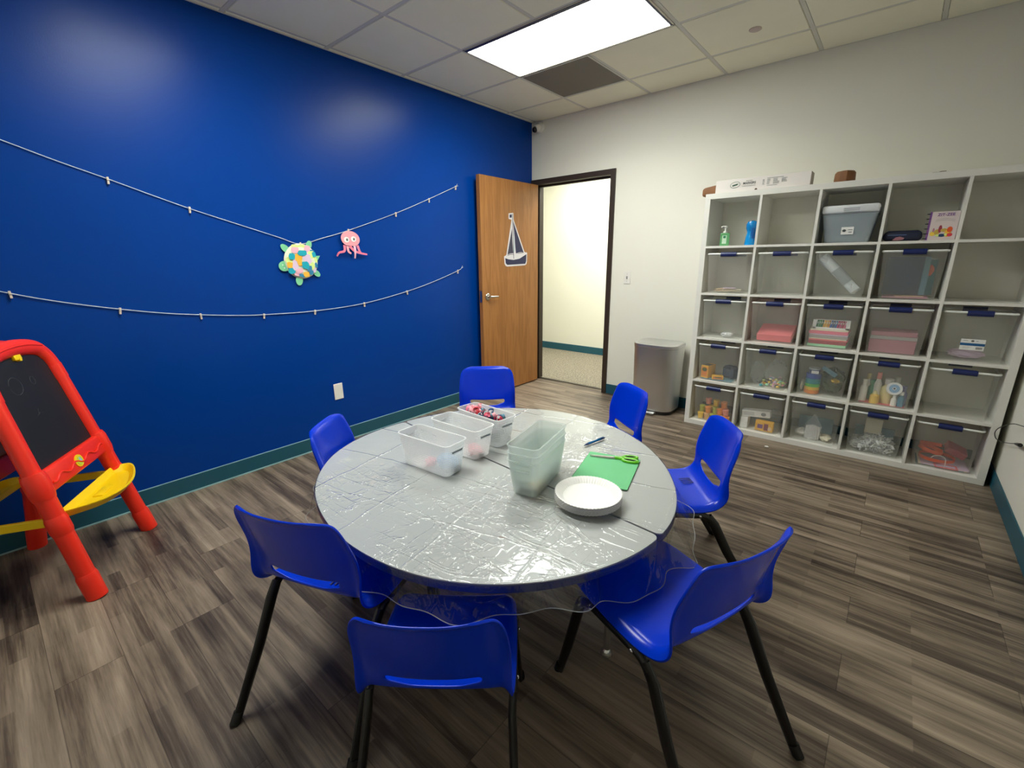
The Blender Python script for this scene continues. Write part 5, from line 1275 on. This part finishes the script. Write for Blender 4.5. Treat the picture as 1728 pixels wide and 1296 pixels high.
# white sticks in a pointed bag
t = thing('stick_bag', 'pointed clear bag in the bottom row, third column bin', 'bag', at(5, 3, .0, -.05, FLR))
MB().lathe([(0, 0), (.052, 0), (.054, .10), (.030, .14), (.006, .185), (0, .19)], 20, Matrix.Diagonal((1, .6, 1, 1)), lambda i, j: .003 * sin(j * 2.1)).build('bag_film', M_bag, t, smooth=True)
M_stick = mat('stick_white', '#ece6e4', .6)
for k in range(9):
    x = -.040 + .010 * k; y = -.012 * cos(x * 30)
    o = MB().box(x - .0045, x + .0045, y - .02, y - .004, 0.0, .112 - abs(x) * .35, bev=.002, seg=1).build('craft_stick', M_stick, loc=at(5, 3, 0, -.042, FLR + .002))
    tag(o, 'white craft stick, %s from the left in the pointed bag' % ORD[k], 'craft stick', 'white craft sticks in a bag')
crumple('cotton_pile', None, None, M_whitep, at(5, 3, -.075, 0, FLR), .04, (1.0, 1.6, .6), 54); tag(bpy.data.objects['cotton_pile'], 'soft pale pile left of the pointed bag in the bottom row, third column bin', 'cotton', kind='stuff')
crumple('cotton_pile', 'soft cream pile right of the pointed bag in the bottom row, third column bin', 'cotton', PAPER['cream'], at(5, 3, .085, -.03, FLR), .035, (1.0, 1.6, .55), 55)
bpy.data.objects['cotton_pile.001']['kind'] = 'stuff'
# foam pieces
bmx = MB()
for k in range(520):
    x = rr.uniform(-.115, .115); y = rr.uniform(-.11, .10); hmax = .035 + .045 * math.exp(-((x - .03) ** 2) / .006)
    s_ = rr.uniform(.008, .016)
    q_ = Matrix.Translation((x, y, FLR + .018 + rr.random() * hmax)) @ Matrix.Rotation(rr.uniform(0, 6), 4, Vector((rr.uniform(-1, 1), rr.uniform(-1, 1), rr.uniform(-1, 1))).normalized())
    bmx.box(-s_, s_, -s_ * rr.uniform(.25, .7), s_ * .4, -.0018, .0018, M=q_)
o = bmx.build('foam_pieces', mat('foam_white', '#e6e8e6', .6), loc=at(5, 4, 0, 0, 0)); tag(o, 'loose white foam pieces piled in the bottom row, fourth column bin', 'foam pieces', kind='stuff')
bmx = MB()
for k in range(50):
    x = rr.uniform(-.10, .11); y = -.110 + rr.random() * .02; s_ = .004
    bmx.box(-s_, s_, -s_, s_, -s_ * .7, s_ * .7, M=Matrix.Translation((x, y, FLR + .008 + rr.random() * .05)) @ Matrix.Rotation(rr.uniform(0, 6), 4, 'X'))
o = bmx.build('dark_flecks', PAPER['grey'], loc=at(5, 4, 0, 0, 0)); tag(o, 'small grey bits scattered among the white foam pieces', 'foam pieces', kind='stuff')
slab('pale_card', 'pale card leaning behind the latch of the bottom row, fourth column bin', 'card', PAPER['cream'], 5, 4, -.01, .06, FLR + .09, .095, .002, .11)
# orange ribbon and friends
t = thing('orange_ribbon', 'coil of wide orange ribbon in the bottom row, last column bin', 'ribbon', at(5, 5, -.045, -.02, FLR + .016))
M_or = mat('ribbon_orange', '#ee5a26', .4)
def band(a0, a1, rad, w_, tiltm, name):
    bmx = MB(); prev = None
    for k in range(33):
        a = a0 + (a1 - a0) * k / 32
        v = [bmx.bm.verts.new(tiltm @ Vector(((rad + dr) * cos(a), (rad + dr) * sin(a) * .8, h))) for dr, h in ((0, 0), (0, w_), (.0012, w_), (.0012, 0))]
        if prev:
            for j in range(4): bmx.bm.faces.new((prev[j], prev[(j + 1) % 4], v[(j + 1) % 4], v[j]))
        else: bmx.bm.faces.new(v)
        prev = v
    bmx.bm.faces.new(prev); bmx.build(name, M_or, t, smooth=True)
band(0, 6.2, .088, .022, Matrix.Translation((.03, 0, .012)) @ Matrix.Rotation(.08, 4, 'X'), 'loop')
band(0.5, 5.6, .066, .024, Matrix.Translation((-.005, 0, .055)) @ Matrix.Rotation(.25, 4, 'Y'), 'loop')
band(-.5, 3.9, .055, .022, Matrix.Translation((-.01, .01, .088)) @ Matrix.Rotation(-.25, 4, 'X'), 'loop')
slab('maroon_card', 'maroon card block tilted at the right of the orange ribbon', 'card', PAPER['maroon'], 5, 5, .055, -.01, FLR + .085, .105, .10, .042, (.2, .42, .1), .004)
t = thing('pink_frame', 'small pink square frame lying in front of the orange ribbon', 'frame', at(5, 5, .03, -.085, FLR + .003), .1)
MB().box(-.055, .055, -.035, -.027, 0, .006).box(-.055, .055, .020, .028, 0, .006).box(-.055, -.047, -.027, .020, 0, .006).box(.047, .055, -.027, .020, 0, .006).build('frame_body', PAPER['coral'], t)
o = MB().tube(smooth_path([(0, 0, .002), (.002, -.004, .03), (-.004, -.006, .07), (-.03, -.004, .082), (-.06, 0, .07), (-.07, 0, .055)], 5), .0018, 6).build('white_string', M_whitep, loc=at(5, 5, .02, -.118, FLR), smooth=True); tag(o, 'white string trailing over the orange ribbon', 'string')
for k in range(3): slab('loose_paper', ['bottom', 'middle', 'top'][k] + ' loose paper under the orange ribbon', 'paper', PAPER[['slate', 'cream', 'lilac'][k]], 5, 5, .01 * k, -.01, FLR + .0022 * k, .23, .20, .0018, (0, 0, .03 * k))
slab('baseboard_standin', 'teal strip standing in for the baseboard seen through the bottom row, third column bin', 'paper', PAPER['slate'], 5, 3, 0, .088, FLR + .012, .22, .003, .12)  # added strips imitate the teal baseboard visible through the open shelf back
slab('baseboard_standin', 'teal strip standing in for the baseboard seen through the bottom row, fourth column bin', 'paper', PAPER['slate'], 5, 4, 0, .096, FLR + .012, .22, .003, .12)

# ---- top row
cx1, cz1 = CXZ(1, 1)
t = thing('hand_sanitizer', 'green hand soap pump bottle standing in the top left shelf cube', 'bottle', (KX + 0.152, -0.30, cz1 + .0005), 0.3)
MB().prism(smooth_path([(-.027, -.017, 0), (.027, -.017, 0), (.031, 0, 0), (.027, .017, 0), (-.027, .017, 0), (-.031, 0, 0), (-.027, -.017, 0)], 4)[:-1], .092, bev=.006).build('bottle_body', mat('soap_green', '#7fd08a', .12, trans=.3, alpha=.9), t, smooth=True)
MB().box(-.018, .012, -.0182, -.0165, .015, .075).build('front_label', mat('soap_label', '#cfe8cf', .5), t)
MB().box(-.012, .006, -.0190, -.018, .055, .072).build('label_mark', mat('soap_mark', '#2f7a58', .5), t)
MB().lathe([(.0, .092), (.014, .092), (.014, .104), (.006, .106), (.006, .132), (.010, .134), (.010, .142), (0, .144)], 20).build('pump', M_whitep, t, smooth=True)
MB().tube([(0, 0, .139), (-.020, -.004, .140), (-.032, -.006, .134)], [.006, .005, .004], 10).build('nozzle', M_whitep, t, smooth=True)
t = thing('blue_bottle', 'bright blue plastic hourglass-shaped bottle at the right of the top left shelf cube', 'bottle', (KX + 0.330, -0.29, cz1 + .0005))
M_bb = mat('bottle_cyan', '#0b8fd6', .25)
MB().lathe([(0, 0), (.036, 0), (.038, .01), (.033, .06), (.027, .088), (.030, .10)], 28).build('bottle_body', M_bb, t, smooth=True)
MB().lathe([(.030, .10), (.037, .118), (.038, .145), (.030, .165), (.012, .172), (0, .172)], 28).build('bottle_cap', mat('bottle_cyan_dark', '#0a7fc6', .2), t, smooth=True)
MB().tube([(.022, -.032, .045), (.016, -.032, .085), (.018, -.036, .12)], [.010, .012, .010], 10).build('strap', mat('bottle_navy_part', '#0b5aa4', .3), t, smooth=True)
# clear box with white lid
cz = CXZ(1, 3)[1]
t = thing('lidded_box', 'clear plastic box with a white lid in the top row of the white shelf', 'storage box', (KX + 0.905, -0.20, cz + .0005))
MB().hollow(.235, .20, .290, .25, 0, .175, rc=.025, th=.0015, rim=.004, cn=5).build('box_body', clear_plastic('frosted_box_plastic', '#c9d4da', .62, .3), t, smooth=True, autosmooth=40)
MB().box(-.151, .151, -.131, .131, .181, .233, bev=.014, seg=3).build('box_lid', mat('lid_white', '#d9dcdf', .35), t, smooth=True, autosmooth=40)
b = MB()
for k in range(3): b.tube([(-.035, -.1325, .190 + .011 * k), (.05, -.1325, .190 + .011 * k)], .0022, 8)
b.build('lid_ribs', mat('lid_grey', '#aeb2b6', .4), t)
lt = Matrix.Translation((.0, -.1135, .075)) @ Matrix.Rotation(.14, 4, 'X')
MB().box(-.030, .036, -.0014, 0, -.024, .022, M=lt).build('box_sticker', M_paperw, t)
MB().disc((0, 0), .010, .008, .001, lt @ Matrix.Translation((-.014, -.0014, .0)) @ Matrix.Rotation(pi / 2, 4, 'X')).box(.006, .030, -.0022, -.0014, .003, .006, M=lt).box(.010, .028, -.0022, -.0014, -.012, -.008, M=lt).build('sticker_print', M_ink, t)
# navy pouch and spiral book
t = thing('navy_pouch', 'dark navy zip case lying in the top row beside the spiral book', 'case', (KX + 1.19, -0.26, cz + .0005))
b = MB().box(-.093, .093, -.07, .07, 0, .072, bev=.024, seg=3)
for v in b.bm.verts: v.co.z *= (1 - .25 * (v.co.x / .093) ** 2)
b.build('case_body', mat('navy_cloth', '#141c38', .5, bump=.3, bscale=90), t, smooth=True)
MB().box(-.07, .02, -.0712, -.068, .034, .037).build('zip', mat('zip_blue_grey', '#5a6f9c', .4), t)
MB().prism([(-.045, .006), (-.03, .022), (-.01, .026), (.012, .018), (.008, .008), (-.02, .004)], .001, Matrix.Translation((0, -.0702, 0)) @ Matrix.Rotation(pi / 2, 4, 'X')).build('emblem', mat('emblem_pink', '#a06a70', .5), t)
t = thing('spiral_book', 'spiral bound childrens book with colourful cartoon cover in the top row', 'book', (KX + 1.362, -0.318, cz + .001), radians(-4)); t.rotation_euler = (-.06, 0, radians(-2))
MB().box(-.052, .064, 0, .018, 0, .158).build('pages', M_paperw, t)
MB().box(-.054, .066, -.0015, 0, 0, .160).build('cover', mat('book_cover', '#d8c9c6', .5), t)
MB().box(-.064, -.054, -.0012, .018, 0, .160).build('spine_strip', PAPER['purple'], t)
b = MB()
for k in range(6):
    z_ = .010 + .028 * k; b.tube([(-.067 + .010 * cos(a), .008 + .013 * sin(a), z_) for a in [2 * pi * i / 12 for i in range(12)]], .0016, 6, closed=True)
b.build('spiral_binding', M_ink, t)
text('ZiT-ZEE', .021, PAPER['purple'], 'book_title', t, (.008, -.002, .142), extrude=.0003, offset=.0006, sx=1.05)
b = MB()
for k in range(2): b.tube([(-.035 + .085 * i / 8, -.0018, .112 + .008 * sin(pi * i / 8) - .008 * k) for i in range(9)], .0009, 5)
b.build('book_subtitle', PAPER['grey'], t)
for k, (x, z_, rx_, rz_, c_) in enumerate([(-.036, .036, .013, .013, 'yellow'), (-.018, .045, .012, .016, 'gold'), (-.006, .062, .008, .022, 'maroon'), (.012, .055, .016, .010, 'gold'), (.006, .026, .017, .009, 'dblue'), (.030, .038, .014, .022, 'orange'), (.036, .058, .012, .016, 'rust'), (.040, .028, .012, .010, 'red'), (.022, .03, .006, .008, 'lime'), (-.014, .026, .008, .007, 'lime'), (-.034, .056, .005, .012, 'mauve')]):
    MB().disc((0, 0), rx_, rz_, .0005, Matrix.Translation((x, -.0016 - .0001 * k, z_)) @ Matrix.Rotation(pi / 2, 4, 'X'), 12).build('cover_shape', PAPER[c_], t)
# on top of the shelf
t = thing('marker_carton', 'long white marker carton lying on top of the shelf', 'box', (2.293, -0.29, KH + .0005))
MB().box(-.300, .300, -.058, .058, 0, .086, bev=.0015, seg=1).build('carton', mat('carton_white', '#e6dfd8', .6), t)
MB().box(.3003, .3010, -.054, .054, .003, .083).build('shaded_end', mat('carton_shadow_end', '#b8aea4', .6), t)  # carton end in a darker tone, its shade put into the colour
F = -.0586
MB().disc((0, 0), .034, .021, .0006, Matrix.Translation((-.166, F, .046)) @ Matrix.Rotation(-.12, 4, 'Y') @ Matrix.Rotation(pi / 2, 4, 'X'), 28).build('oval_logo', mat('logo_green', '#56705f', .7), t)
MB().disc((0, 0), .031, .018, .0006, Matrix.Translation((-.166, F - .0006, .046)) @ Matrix.Rotation(-.12, 4, 'Y') @ Matrix.Rotation(pi / 2, 4, 'X'), 28).build('oval_inner', mat('carton_white2', '#e3ded6', .6), t)
MB().prism([(-.022, -.006), (-.012, -.010), (.014, -.004), (.024, .007), (.010, .006), (-.014, .001)], .0006, Matrix.Translation((-.166, F - .0012, .046)) @ Matrix.Rotation(pi / 2, 4, 'X')).build('logo_swoosh', mat('logo_green_dark', '#3f5a4a', .7), t)
text('WASHABLE', .008, M_ink, 'carton_small_text', t, (-.074, F - .0004, .066), sx=1.0, extrude=.0003)
text('MARKERS', .021, M_ink, 'carton_big_text', t, (-.072, F - .0004, .050), sx=.93, extrude=.0003, offset=.0004)
b = MB().box(-.118, -.112 + .08, F - .0006, F, .030, .031).box(-.112, -.036, F - .0006, F, .0335, .0345).box(-.118, -.117, F - .0006, F, .030, .0375).box(-.033, -.032, F - .0006, F, .030, .0375)
rr2 = random.Random(4)
for cx_, n_, w_ in ((.012, 6, .018), (.040, 6, .022), (.078, 6, .040), (.130, 5, .036)):
    for k in range(n_): b.box(cx_, cx_ + w_ * rr2.uniform(.6, 1), F - .0006, F, .060 - .006 * k, .0625 - .006 * k)
b.box(.04, .14, F - .0006, F, .068, .071).box(.042, .105, F - .0006, F, .020, .0225)
b.build('carton_small_print', mat('ink_print_grey', '#8a8d88', .8), t)
MB().prism([(.009 * cos(pi * i / 12), .011 * sin(pi * i / 12)) for i in range(13)], .0008, Matrix.Translation((-.06 + .035, F + .0002, .0005)) @ Matrix.Rotation(pi / 2, 4, 'X')).build('thumb_notch', mat('notch_brown', '#5a4636', .8), t)
M_log = mat('rough_brown_wood', '#855a38', .7, var=.3, vscale=20, bump=.6, bscale=30)
b = MB().lathe([(0, 0), (.05, 0), (.056, .012), (.054, .055), (.045, .066), (0, .066)], 14, None, lambda i, j: .005 * sin(j * 1.9))
o = b.build('wood_slice', M_log, smooth=True, loc=(2.774, -0.29, KH + .0005)); tag(o, 'rough brown round wood piece on top of the shelf, right of the white carton', 'wood piece')
b = MB().box(-.062, .085, -.06, .06, 0, .082, bev=.02, seg=2)
for v in b.bm.verts: v.co.z = v.co.z * (1 - .25 * sstep(0.0, -.06, v.co.x)) if v.co.x < 0 else v.co.z
o = b.build('wood_block', M_log, smooth=True, loc=(1.915, -0.165, KH + .0005)); tag(o, 'rough brown block on the left end of the shelf top, behind the white carton', 'wood piece')
o = MB().box(-.03, .03, -.02, .02, 0, .004).box(.005, .032, -.015, .02, .003, .009, bev=.001).build('flat_trinket', mat('trinket_mauve', '#8a7a72', .6), loc=(3.222, -0.31, KH + .0005), rot=(0, 0, .2)); tag(o, 'small flat brownish thing on the shelf top near its right part', 'trinket')
# specks on the floor
for k, (x, y, s_) in enumerate([(2.60, -0.52, .010), (1.28, -0.42, .006)]):
    o = crumple('paper_scrap', ['white paper scrap on the floor in front of the white shelf', 'tiny white scrap on the floor before the doorway'][k], 'scrap', M_paperw, (x, y, 0.0003), s_, (1.4, 1, .35), 70 + k, n=8)
